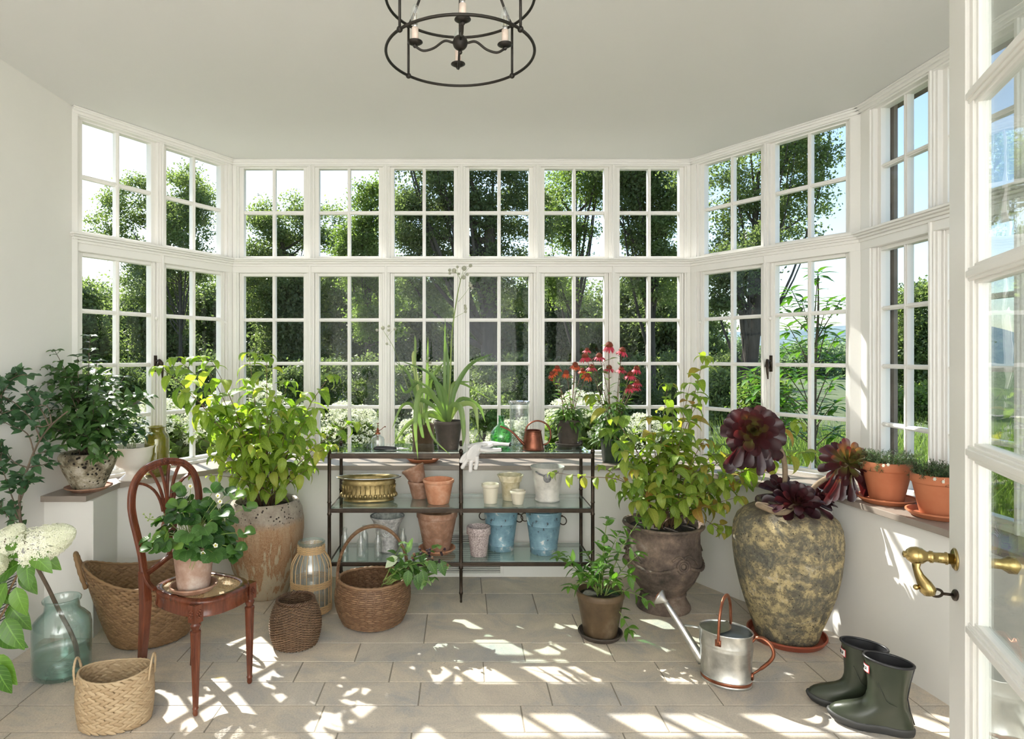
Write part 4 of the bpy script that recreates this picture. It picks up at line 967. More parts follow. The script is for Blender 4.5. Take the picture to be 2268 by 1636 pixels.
# ---- boots -------------------------------------------------------
def boot(x, y, rz, label, mir=1):
    t = thing('rubber_boot', label, 'boot', (x, y, 0), rz, 'pair of short dark green rubber boots')
    n = 40
    prof = [(.272, .000, .162, .056), (.240, .006, .157, .054), (.200, .014, .152, .051), (.165, .020, .150, .048), (.140, .023, .151, .046), (.120, .022, .157, .045), (.105, .019, .168, .045), (.092, .015, .186, .045), (.080, .010, .210, .046), (.068, .006, .236, .048), (.055, .003, .258, .050), (.042, .001, .272, .051), (.028, .000, .280, .052)]
    def ring(z, b, f, w, k=1.0):
        out = []; L = f-b; cx = (b+f)/2
        for i in range(n):
            a = 2*PI*i/n; c, s = math.cos(a), math.sin(a); fo = max(0, min(1, (f-.17)/.1)); X = cx+L/2*c*k
            u = (X-b)/L; ww = w*(1-.30*fo*math.exp(-((u-.40)/.16)**2))*(1-.10*fo*(1 if u < .35 else 0))
            e = .85 if fo > .3 else 1; Y = ww*math.copysign(abs(s)**e, s)*k
            zz = z+(.010*max(0, (u-.80)/.2)**2*fo); zz -= (.0)*u
            if z > .2: zz += (z-.2)/.07*(.010*(1-u)-.004)*0-(.012*(u-.5)*-1)*(z-.2)/.07
            out.append((X, mir*(Y+.006*fo*math.sin(u*3)), zz))
        return out
    rs = [ring(*p) for p in prof[::-1]]; b = MB(); b.loft(rs, cap=False); 
    top = ring(.272, .0025, .1595, .0535); low = ring(.12, .034, .142, .038); b.loft([rs[-1], top], cap=False)
    b.build('boot_body', M['wellie'], t)
    i_ = MB(); i_.loft([top, ring(.2, .019, .147, .0465), ring(.165, .026, .144, .043), low], cap=False); i_.add(low, [tuple(range(n))]); i_.build('lining', M['black'], t)
    r = MB(); r.tube([Vector(p)+Vector((0, 0, -.003)) for p in ring(.272, -.0005, .1625, .0565)], .0048, 8, closed=True); r.build('rim_band', M['black'], t)
    so = MB(); S_ = [ring(z, b_, f, w) for z, b_, f, w in ((0, .004, .262, .046), (.003, .0, .274, .050), (.016, -.004, .284, .055), (.024, -.005, .287, .0565), (.031, -.003, .284, .0545), (.033, .002, .279, .051))]
    so.loft(S_)
    so.build('sole', M['solegrey'], t)
    sd_ = mir
    for sgn in (-1, 1):
        m_ = MB(); P2 = []
        for (xx, z) in ((.150, .205), (.120, .195), (.105, .16), (.090, .13), (.06, .118), (.028, .116)):
            # seam hugging the shaft side
            bb, ff, ww = .018, .152, .049; u = (xx-(bb+ff)/2)/((ff-bb)/2); P2.append((xx, sgn*ww*math.sqrt(max(0, 1-u*u))*1.0+sgn*.0012, z))
        m_.tube(spline(P2[1:-1], 5), .0016, 5); m_.build('moulded_seam', M['wellie'], t)
    k = MB(); k.tube([(.0-.0015, 0, .262), (.0125, 0, .2), (.0215, 0, .14), (.013, 0, .09), (.0, 0, .045)], .0028, 6); k.build('back_seam', M['black'], t)
    # label patch at the front near the rim, seen on the side facing the lens
    def sp(a, z, off):
        cx, L2, w = .081, .079, .0548; return Vector((cx+(L2+off)*math.cos(a), (w+off)*math.sin(a), z))
    for nm, off, a0, a1, z0, z1, mt in (('label_border', .0008, -.62, .62, .216, .246, 'tagred'), ('label_patch', .0014, -.57, .57, .219, .243, 'tagwhite')):
        p = MB(); vs = []; N_ = 14
        for i in range(N_+1): a = a0+(a1-a0)*i/N_; vs += [sp(a, z0, off), sp(a, z1, off)]
        p.add(vs, [(2*i, 2*i+2, 2*i+3, 2*i+1) for i in range(N_)]); p.build(nm, M[mt], t)
    lt = MB(); word = 'HUNTER'; strokes = {'H': [(0,0,0,1),(1,0,1,1),(0,.5,1,.5)], 'U': [(0,0,0,1),(1,0,1,1),(0,0,1,0)], 'N': [(0,0,0,1),(1,0,1,1),(0,1,1,0)], 'T': [(.5,0,.5,1),(0,1,1,1)], 'E': [(0,0,0,1),(0,0,1,0),(0,.5,.8,.5),(0,1,1,1)], 'R': [(0,0,0,1),(0,1,1,1),(1,1,1,.5),(1,.5,0,.5),(.4,.5,1,0)]}
    for i, ch in enumerate(word):
        for x0, z0, x1, z1 in strokes[ch]:
            A0 = -.47+.158*i; f = lambda xx, zz: sp(A0+.105*xx, .2255+.011*zz, .0019)
            lt.tube([f(x0, z0), f(x1, z1)], .0009, 4)
    lt.build('lettering', M['black'], t)
boot(1.700, 2.372, 2.66, 'nearer green rubber boot, standing in front of its pair', 1)
boot(1.688, 2.500, 2.66, 'farther green rubber boot, standing behind its pair against the wall', -1)

# ---- chandelier --------------------------------------------------
def chandelier():
    CX, CY = -.0035, 1.796; t = thing('iron_chandelier', 'round black iron lantern chandelier with candle bulbs hanging from the ceiling', 'chandelier', (CX, CY, 2.28))
    Z = lambda z: z-2.28; R = .21; z0, z1, zh = 2.2855, 2.439, 2.318
    for z in (z0, z1):
        r = MB(); r.ring((0, 0, Z(z)), R, .0042, 72, 8); r.build('hoop', M['chiron'], t)
    an = [math.radians(q) for q in (41, 139, 221, 319)]
    for a in an:
        r = MB(); x, y = R*math.cos(a), R*math.sin(a); r.tube([(x, y, Z(z0)), (x, y, Z(z1))], .0038, 8); r.ball((x, y, Z(z0)), .0085, 10, 8); r.ball((x, y, Z(z1)), .0085, 10, 8); r.build('upright_rod', M['chiron'], t)
        c = MB(); c.tube(spline([(x, y, Z(z1)), (x*.86, y*.86, Z(z1+.035)), (x*.58, y*.58, Z(z1+.13)), (x*.40, y*.40, Z(z1+.21)), (x*.16, y*.16, Z(z1+.27)), (0, 0, Z(z1+.28))], 6), .0038, 8); c.build('curved_brace', M['chiron'], t)
    s = MB(); s.tube([(0, 0, Z(zh)), (0, 0, Z(ZC-.012))], .0042, 8); s.ball((0, 0, Z(zh)), .0215, 20, 14); s.ball((0, 0, Z(zh-.027)), .0062, 10, 8); s.build('centre_stem', M['chiron'], t)
    cp = MB(); cp.lathe([(.0001, Z(ZC-.028)), (.03, Z(ZC-.024)), (.055, Z(ZC-.008)), (.058, Z(ZC-.0005)), (.0001, Z(ZC-.0005))], 32); cp.build('ceiling_rose', M['chiron'], t)
    for a in [math.radians(q) for q in (3, 93, 183, 273)]:
        ca, sa = math.cos(a), math.sin(a); m_ = MB(); zc = 2.313
        m_.tube(spline([(ca*.02, sa*.02, Z(zh)), (ca*.045, sa*.045, Z(zh+.004)), (ca*.075, sa*.075, Z(zc-.012)), (ca*.105, sa*.105, Z(zc-.020)), (ca*.128, sa*.128, Z(zc-.008))], 5), .0036, 8); m_.ball((ca*.128, sa*.128, Z(zc-.007)), .0062, 10, 8); m_.build('arm', M['chiron'], t)
        x, y = ca*.128, sa*.128
        d = MB(); d.lathe([(.0001, Z(zc-.004)), (.012, Z(zc-.003)), (.022, Z(zc+.003)), (.0215, Z(zc+.0045)), (.0001, Z(zc))], 26, c=(x, y, 0)); d.build('drip_pan', M['chiron'], t)
        k = MB(); k.lathe([(.0095, Z(zc)), (.0095, Z(zc+.044)), (.0001, Z(zc+.0445))], 18, c=(x, y, 0)); k.build('candle_sleeve', M['candle'], t)
        bb = MB(); bb.lathe([(.0068, Z(zc+.044)), (.0068, Z(zc+.054))], 14, c=(x, y, 0)); bb.build('bulb_cap', M['steel'], t)
        g = MB(); g.lathe([(.0065, Z(zc+.053)), (.012, Z(zc+.066)), (.0138, Z(zc+.078)), (.012, Z(zc+.092)), (.007, Z(zc+.106)), (.0001, Z(zc+.114))], 20, c=(x, y, 0)); bl = g.build('bulb', M['clear'], t)
        f = MB()
        for q in (-.004, 0, .004): f.tube([(x+q, y, Z(zc+.056)), (x+q, y, Z(zc+.086))], .0009, 4)
        f.build('filament', M['brassbright'], bl)
chandelier()

# ================================================================== BIG JARS
def jarmat(name, kind):
    m = NT(name); v = m.coord(); z = m.n('SeparateXYZ', {0: v}).outputs[2]
    if kind == 'glaze':
        vs = m.coord((1, 1, .10)); dr = m.noise(22, 5, .6, vs)
        zz = m.math('ADD', m.math('MULTIPLY', z, .75), m.math('MULTIPLY', dr, .95))
        c = m.ramp(zz, [(.50, (.47, .41, .29)), (.60, (.44, .37, .25)), (.625, (.30, .15, .065)), (.70, (.36, .20, .10)), (.85, (.42, .28, .17))])
        gr = m.noise(140, 3, .8); c = m.mix(m.ramp(gr, [(.45, (0, 0, 0)), (.6, (.5, .5, .5))]), c, (.50, .36, .22))
        top = m.ramp(m.math('ADD', z, m.math('MULTIPLY', m.noise(14, 4), .08)), [(.47, (0, 0, 0)), (.52, (1, 1, 1))])
        c = m.mix(top, c, m.ramp(m.noise(20), [(.3, (.26, .21, .17)), (.7, (.46, .40, .33))]))
        pit = m.math('ADD', m.voro(48), m.math('MULTIPLY', m.noise(25), .55)); pm = m.math('MULTIPLY', m.ramp(pit, [(.44, (1, 1, 1)), (.50, (0, 0, 0))]), top)
        c = m.mix(pm, c, (.035, .022, .016)); h = m.math('SUBTRACT', m.noise(60), m.math('MULTIPLY', pm, 2.0)); r = .55
    elif kind == 'amphora':
        c = m.ramp(m.noise(10, 10, .75, v, .5), [(.34, (.07, .07, .06)), (.44, (.19, .17, .12)), (.50, (.38, .31, .17)), (.58, (.55, .44, .23)), (.68, (.52, .47, .36))])
        c = m.mix(m.ramp(m.noise(28, 6, .7), [(.44, (.75, .75, .75)), (.52, (0, 0, 0))]), c, (.11, .10, .075))
        dk = m.ramp(m.noise(4.2, 5, .7, v, .8), [(.50, (0, 0, 0)), (.58, (.6, .6, .6))]); c = m.mix(dk, c, m.ramp(m.noise(60, 6, .8), [(.4, (.05, .055, .05)), (.65, (.20, .19, .16))]))
        pit = m.math('ADD', m.math('MULTIPLY', m.voro(85), .7), m.math('MULTIPLY', m.noise(22, 8, .8), 1.0)); pm = m.ramp(pit, [(.55, (1, 1, 1)), (.60, (0, 0, 0))]); c = m.mix(pm, c, (.025, .02, .015))
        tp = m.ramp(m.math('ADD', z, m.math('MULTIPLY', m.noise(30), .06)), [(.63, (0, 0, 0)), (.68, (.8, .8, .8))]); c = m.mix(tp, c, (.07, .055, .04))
        h = m.math('SUBTRACT', m.math('ADD', m.noise(35, 8, .7), m.noise(9, 5)), m.math('MULTIPLY', pm, 1.2)); r = .9
    elif kind == 'urn':
        c = m.ramp(m.noise(5, 10, .72, v), [(.36, (.050, .040, .034)), (.48, (.135, .10, .08)), (.58, (.24, .175, .135)), (.70, (.38, .32, .27))])
        wt = m.ramp(m.noise(18, 8, .8), [(.62, (0, 0, 0)), (.74, (.6, .6, .6))]); c = m.mix(wt, c, (.46, .42, .37)); h = m.noise(45, 8, .7); r = .9
    else:
        c = m.ramp(m.noise(14, 8, .7, v), [(.34, (.07, .06, .04)), (.46, (.24, .20, .13)), (.56, (.46, .41, .31)), (.68, (.66, .62, .55))])
        pit = m.math('ADD', m.voro(42), m.math('MULTIPLY', m.noise(15, 6), .8)); pm = m.ramp(pit, [(.58, (1, 1, 1)), (.64, (0, 0, 0))]); c = m.mix(pm, c, (.02, .015, .01)); h = m.math('SUBTRACT', m.noise(50), m.math('MULTIPLY', pm, 1.5)); r = .85
    return m.done(m.princ(c, r, 0.0, h, .9, .009))
def lathed(t, name, prof, mat, n=72, rf=None, sx=1, sy=1):
    b = MB(); b.lathe(prof, n, sx, sy, rf=rf); return b.build(name, mat, t, angle=55)
JAR = thing('planted_glazed_jar', 'lime green leafy shrub in a tall drip-glazed tan jar', 'plant', (-1.179, 3.80, 0))
lathed(JAR, 'jar', [(.0001, 0), (.125, 0), (.132, .006), (.152, .06), (.188, .17), (.214, .28), (.227, .38), (.226, .45), (.216, .51), (.199, .548), (.193, .560), (.186, .566), (.172, .562), (.168, .545), (.185, .50), (.190, .45), (.0001, .45)], jarmat('drip_glaze', 'glaze'))
add_soil(JAR, .182, .515)
URN = thing('planted_urn', 'yellow green leafy shrub in a weathered brown footed urn with raised garlands', 'plant', (1.148, 3.60, 0))
UM = jarmat('weathered_urn_clay', 'urn')
lathed(URN, 'urn', [(.0001, 0), (.146, 0), (.150, .008), (.148, .022), (.134, .045), (.122, .070), (.120, .080), (.127, .084), (.127, .092), (.118, .096), (.142, .125), (.174, .17), (.197, .22), (.208, .27), (.207, .32), (.200, .38), (.199, .43), (.206, .455), (.222, .468), (.226, .474), (.222, .484), (.204, .482), (.190, .45), (.19, .40), (.0001, .40)], UM)
add_soil(URN, .188, .452)
o_ = MB(); Ru = .207
def us(a, z, off=.004): 
    return Vector(((Ru+off)*math.cos(a), (Ru+off)*math.sin(a), z))
for k in range(4):
    a0 = math.radians(-78)+k*PI/2; 
    st = len(o_.v)
    for r_, w_ in ((.034, .0075), (.022, .005)): 
        c_ = us(a0, .295, .006); o_.ring(c_, r_, w_, 26, 8, axis=(math.cos(a0), math.sin(a0), 0))
    o_.ball(us(a0, .295, .002), .015, 10, 8)
    sw = [us(a0+(PI/2)*q/10, .30+(.020 if q in (0, 10) else 0)-.045*math.sin(PI*q/10)+(.02 if 3 < q < 7 else 0)*0, .006) for q in range(1, 10)]
    o_.tube(spline(sw, 4), [.006+.005*abs(math.sin(i*1.1)) for i in range(33)], 8)
    o_.tube(spline([us(a0+.0, .335, .006), us(a0+.12, .350, .008), us(a0+.35, .325, .008), us(a0+.5, .29, .006)], 4), .006, 7)
    o_.tube(spline([us(a0-.0, .335, .006), us(a0-.12, .350, .008), us(a0-.30, .325, .008)], 4), .006, 7)
o_.build('garland_relief', UM, URN)
AMP = thing('planted_oil_jar', 'dark purple rosette succulent in a huge lichen-crusted stone jar', 'plant', (1.648, 3.205, .012))
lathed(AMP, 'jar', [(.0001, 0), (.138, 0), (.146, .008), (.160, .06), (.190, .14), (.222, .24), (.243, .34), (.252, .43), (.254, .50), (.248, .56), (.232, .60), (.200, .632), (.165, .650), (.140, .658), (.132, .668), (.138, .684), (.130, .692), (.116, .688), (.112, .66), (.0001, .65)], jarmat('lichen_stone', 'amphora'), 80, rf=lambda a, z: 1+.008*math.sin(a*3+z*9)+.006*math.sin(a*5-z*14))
add_soil(AMP, .115, .674)
saucer(1.648, 3.205, 0, .185, 'red-brown plant saucer under the huge stone jar', 'redplastic', .034, .165)
SAP = thing('potted_hydrangea_cutting', 'leafy young hydrangea in a smoky brown clay pot on the floor', 'plant', (.708, 3.225, .010))
lathed(SAP, 'pot', pot_profile(.121, .083, .225, .004, .030, .010, 0, .3), M['brownclay'], 56)
add_soil(SAP, .108, .200)
saucer(.708, 3.225, 0, .112, 'blackish clay saucer under the smoky brown pot', 'basalt', .028, .094)
# ================================================================== PLANTS (world coordinates, parented to their pots)
def arch(b, tip, lift=.25, n=14, bow=(0, 0, 0)):
    b, tip = UP(b), UP(tip); L = (tip-b).length; c = b*.5+tip*.5; c = Vector((b.x*.62+tip.x*.38, b.y*.62+tip.y*.38, c.z+L*lift))+Vector(bow)
    return bez(b, c, tip, n)
def leafy(fol, pts, sp, L, W, start=.25, droop=1.1, elev=.15, opp=True, shape=0, jit=.35, tint=(0, 1), tipn=3, fold=.25, upv=(0, 0, 1), roll=None, endscale=.75):
    """leaves along a stem"""
    tot = sum((pts[i+1]-pts[i]).length for i in range(len(pts)-1)); acc = 0; nxt = tot*start; ph = rnd(0, 6.28) if roll is None else roll; k = 0
    for i in range(len(pts)-1):
        seg = pts[i+1]-pts[i]; l = seg.length
        while nxt <= acc+l+1e-9 and nxt < tot-.003:
            p = pts[i]+seg*((nxt-acc)/l); d = seg.normalized(); a = ph+k*PI/2; k += 1
            s1 = d.cross(Vector((0, 0, 1))); s1 = s1 if s1.length > .1 else d.orthogonal(); s1.normalize(); s2 = d.cross(s1)
            f = nxt/tot; sc = (1-.25*abs(f-.6))*(endscale if f > .93 else 1)*rnd(.75, 1.12)
            for q in ((0, PI) if opp else (0,)):
                o = s1*math.cos(a+q)+s2*math.sin(a+q); dd = (o+d*.55+Vector((rnd(-jit, jit), rnd(-jit, jit), elev+rnd(-jit, jit)*.5))).normalized()
                fol.leaf(p, dd, Vector(upv)+Vector((rnd(-.3, .3), rnd(-.3, .3), 0)), L*sc, W*sc, droop*rnd(.6, 1.25), fold, 6, shape, t=rnd(*tint), twist=rnd(-.4, .4))
            nxt += sp*rnd(.85, 1.15)
        acc += l
    for q in range(tipn):
        a = 2*PI*q/max(1, tipn)+ph; d = (pts[-1]-pts[-2]).normalized(); dd = (d*.5+Vector((math.cos(a), math.sin(a), .1))).normalized()
        fol.leaf(pts[-1], dd, upv, L*.8*endscale, W*.8*endscale, droop*1.2, fold, 6, shape, t=rnd(*tint))
def taper(n, a, b): return [a+(b-a)*i/(n-1) for i in range(n)]
# --- two lime shrubs -------------------------------------------------------
def jar_shrub():
    random.seed(21); st = MB(); fo = MB(); base = Vector((-1.18, 3.80, .50))
    tips = [(352, 812, 3.55), (388, 792, 3.75), (440, 790, 3.80), (468, 800, 3.6), (415, 870, 3.5), (550, 782, 3.85), (590, 786, 3.75), (640, 845, 3.9), (735, 830, 3.75), (700, 905, 3.6), (610, 880, 3.5), (575, 905, 3.6), (655, 905, 3.7), (785, 935, 3.85),
            (448, 915, 3.5), (435, 965, 3.55), (500, 900, 3.7), (520, 950, 3.45), (700, 985, 3.75), (735, 985, 3.65), (650, 985, 3.5), (475, 1010, 3.5), (560, 985, 3.4), (610, 990, 3.95), (690, 1035, 3.6), (545, 840, 3.9), (680, 870, 3.95), (490, 985, 3.9)]
    for i, (px, py, Y) in enumerate(tips):
        tip = PW(px, py, Y); b = base+Vector((rnd(-.05, .05), rnd(-.04, .04), 0)); low = py > 940
        pts = arch(b, tip, .17 if not low else .10, 14)
        st.tube(pts, taper(15, .0042 if not low else .003, .0012), 6)
        if not low: 
            leafy(fo, pts, .088, .150, .076, .30, 1.7, -.05, tint=(0, .86), tipn=4)
            for q in (7,):
                p = pts[q]; e = p+Vector((rnd(-.14, .14), rnd(-.1, .1), rnd(.02, .12))); sp_ = arch(p, e, .1, 6); st.tube(sp_, taper(7, .0016, .0008), 5); leafy(fo, sp_, .07, .12, .064, .3, 1.6, -.1, tint=(0, 1), tipn=2)
        else: leafy(fo, pts, .072, .118, .062, .28, 1.6, -.15, tint=(.1, 1), tipn=3)
    for (x0, y0, x1, y1) in ((600, 1095, 425, 1055),):
        pts = arch(PW(x0, y0, 3.7), PW(x1, y1, 3.35), .15, 10); st.tube(pts, taper(11, .002, .001), 5); leafy(fo, pts, .07, .05, .036, .4, 1.2, 0, tint=(.5, 1))
    st.build('branches', M['redstem'], JAR, world=True); fo.build('foliage', M['lf_lime'], JAR, world=True)
jar_shrub()
def urn_shrub():
    random.seed(22); st = MB(); fo = MB(); base = Vector((1.148, 3.60, .45))
    tips = [(1560, 790, 3.75), (1528, 850, 3.6), (1553, 880, 3.7), (1490, 905, 3.6), (1512, 960, 3.5), (1440, 925, 3.7), (1395, 965, 3.6), (1450, 985, 3.4), (1310, 875, 3.72), (1345, 950, 3.7), (1380, 1000, 3.4), (1410, 1040, 3.4), (1560, 975, 3.45), (1600, 985, 3.5), (1610, 1050, 3.4), (1640, 1070, 3.5), (1640, 1100, 3.35), (1660, 1030, 3.8), (1380, 1090, 3.5), (1500, 1010, 3.3), (1550, 1050, 3.3), (1460, 1050, 3.3), (1600, 1115, 3.35), (1530, 1100, 3.25), (1420, 1110, 3.3), (1765, 935, 3.52), (1790, 1000, 3.48), (1735, 1010, 3.5), (1480, 850, 3.8)]
    for i, (px, py, Y) in enumerate(tips):
        tip = PW(px, py, Y); b = base+Vector((rnd(-.06, .06), rnd(-.05, .05), 0)); low = py > 1000
        pts = arch(b, tip, .15 if not low else .08, 14); st.tube(pts, taper(15, .0038 if not low else .0028, .001), 6)
        leafy(fo, pts, .080 if not low else .066, .138 if not low else .112, .074 if not low else .064, .33, 1.6, -.05, tint=(0, .82) if rnd(0, 1) > .2 else (.4, 1), tipn=4)
        if not low:
            for q in (6,):
                p = pts[q]; e = p+Vector((rnd(-.12, .12), rnd(-.1, .1), rnd(.0, .12))); sp_ = arch(p, e, .1, 6); st.tube(sp_, taper(7, .0016, .0008), 5); leafy(fo, sp_, .065, .11, .060, .3, 1.6, -.1, tint=(0, .9), tipn=2)
    # long branch reaching left across the shelf
    pts = spline([base, PW(1430, 1100, 3.5), PW(1370, 1062, 3.45), PW(1290, 1055, 3.45), PW(1222, 1045, 3.48)], 8)
    st.tube(pts, taper(len(pts), .0035, .0012), 6); leafy(fo, pts, .075, .082, .050, .42, 1.7, -.35, tint=(.1, .8), tipn=3)
    pts = spline([PW(1400, 1075, 3.5), PW(1360, 1050, 3.5), PW(1330, 1030, 3.5)], 6); st.tube(pts, .0016, 5); leafy(fo, pts, .05, .07, .042, .2, 1.5, -.2)
    for (a, b_) in (((1560, 1150), (1600, 1180)), ((1570, 1160), (1635, 1172))):
        pts = arch(PW(*a, 3.45), PW(*b_, 3.35), .12, 8); st.tube(pts, .0015, 5); leafy(fo, pts, .045, .07, .045, .4, 1.5, -.3, tint=(.2, .9))
    st.build('branches', M['redstem'], URN, world=True); fo.build('foliage', M['lf_urn'], URN, world=True)
urn_shrub()
# --- aeonium ---------------------------------------------------------------
def rosette(mb, c, ax, R_, n, W=.5, reflex=.4, t0=0, t1=1):
    ax = UP(ax).normalized(); s1 = ax.orthogonal().normalized(); s2 = ax.cross(s1); c = UP(c)
    for i in range(n):
        f = (i+.5)/n; a = i*2.39996; o = s1*math.cos(a)+s2*math.sin(a); tilt = (1-f)*1.25-reflex*f**2*2
        d = (o*math.cos(tilt)+ax*math.sin(tilt)).normalized(); L = R_*(.34+.68*f**.7)*rnd(.9, 1.1)
        mb.leaf(c+o*.008*f-ax*(.035*f), d, ax, L, L*W*(.75+.25*f), -.5+1.1*f*reflex*2.0, .55, 8, 2, t=t0+(t1-t0)*(f*.75+rnd(0, .3)), wavy=.02)
def aeonium():
    random.seed(5); st = MB(); fo = MB(); b = Vector((1.65, 3.20, .69))
    A1 = PW(1668, 955, 3.10); A2 = PW(1882, 1022, 3.12)
    st.tube(spline([PW(1735, 1108, 3.18), PW(1739, 1060, 3.18), PW(1734, 1010, 3.16), A1+Vector((.10, .03, -.03)), A1+Vector((.03, .01, 0))], 6), [.013]*12+[.0145]*13, 10)
    st.tube(spline([PW(1780, 1105, 3.18), PW(1812, 1070, 3.16), PW(1850, 1048, 3.14), A2+Vector((-.015, 0, -.01))], 6), [.012]*19, 10)
    st.tube(spline([PW(1700, 1120, 3.08), PW(1680, 1118, 3.04), PW(1730, 1135, 3.02), PW(1760, 1120, 3.08)], 6), [.014]*19, 10)
    rosette(fo, A1, (-.35, -.85, .25), .155, 60, .62, .30, 0, .9)
    for q in range(26): # hanging older leaves
        a = rnd(-1, 1); p = A1+Vector((.015+a*.09, rnd(-.05, .05), -.05+rnd(-.05, .03))); fo.leaf(p, (a*.55, rnd(-.5, .2), -.8), (0, -1, .1), rnd(.10, .15), rnd(.05, .07), .5, .45, 6, 2, t=rnd(.6, 1), wavy=.02)
    rosette(fo, A2, (-.05, -.8, .55), .140, 56, .50, .30, -.05, .72)
    for q in range(20):
        a = rnd(-1, 1); p = A2+Vector((a*.08, rnd(-.04, .04), -.05+rnd(-.04, .02))); fo.leaf(p, (a*.5, rnd(-.5, .2), -.85), (0, -1, .1), rnd(.10, .14), rnd(.042, .058), .4, .45, 6, 2, t=rnd(.6, 1), wavy=.02)
    rosette(fo, PW(1765, 1112, 3.07), (-.05, -.75, .6), .125, 46, .62, .2, .35, 1)
    rosette(fo, PW(1730, 1085, 3.20), (-.3, -.5, .8), .12, 30, .62, .3, .5, 1)
    rosette(fo, PW(1810, 1110, 3.16), (.5, -.5, .7), .115, 30, .62, .3, .5, 1)
    for q in range(16):
        fo.leaf(PW(1740+rnd(-40, 70), 1118, 3.1+rnd(-.05, .08)), (rnd(-1, 1), rnd(-.8, .1), rnd(-.1, .3)), (0, 0, 1), rnd(.08, .13), .055, .7, .4, 6, 2, t=rnd(.6, 1), wavy=.02)
    st.build('succulent_stem', M['succ'], AMP, world=True); fo.build('rosette_leaves', M['aeonium'], AMP, world=True)
aeonium()
# --- eryngium in dark pot -------------------------------------------------
def sphere_head(t, p, r, name='seed_head'):
    b = MB(); b.ball((0, 0, 0), r, 12, 9)
    for i in range(60):
        z = 1-2*(i+.5)/60; a = i*2.4; q = math.sqrt(1-z*z); d = Vector((q*math.cos(a), q*math.sin(a), z)); b.tube([d*r*.9, d*r*1.22], [r*.10, .0002], 4)
    o = b.build(name, M['seed'], t); o.location = UP(p)-Vector(t.location)
def strap_plant(t, base, leaves, stalks, heads, mat='lf_strap'):
    fo = MB(); st = MB()
    for pts, W, tv in leaves:
        P_ = spline(pts, 6); n = len(P_); vs = []; uv = []
        for i, p in enumerate(P_):
            d = (P_[min(i+1, n-1)]-P_[max(0, i-1)]).normalized(); x = i/(n-1); w = 1.55*W*(.55+min(.45, x*1.4))*(1-x**3)/2+.0004
            s = d.cross(Vector((0, -.8, .6))); s = s if s.length > .15 else d.orthogonal(); s.normalize(); nn = s.cross(d)
            vs += [p-s*w+nn*w*.35, p, p+s*w+nn*w*.35]; uv += [(-1, x, 0), (0, x, 0), (1, x, 0)]
        fs = []
        for i in range(n-1): a = i*3; fs += [(a, a+1, a+4, a+3), (a+1, a+2, a+5, a+4)]
        fo.add(vs, fs, tv, uv)
    fo.build('strap_leaves', M[mat], t, world=True)
    for pts, r in stalks: P_ = spline(pts, 5); st.tube(P_, taper(len(P_), r, r*.4), 6)
    st.build('flower_stalks', M['stem'], t, world=True)
    for p, r in heads: sphere_head(t, p, r)
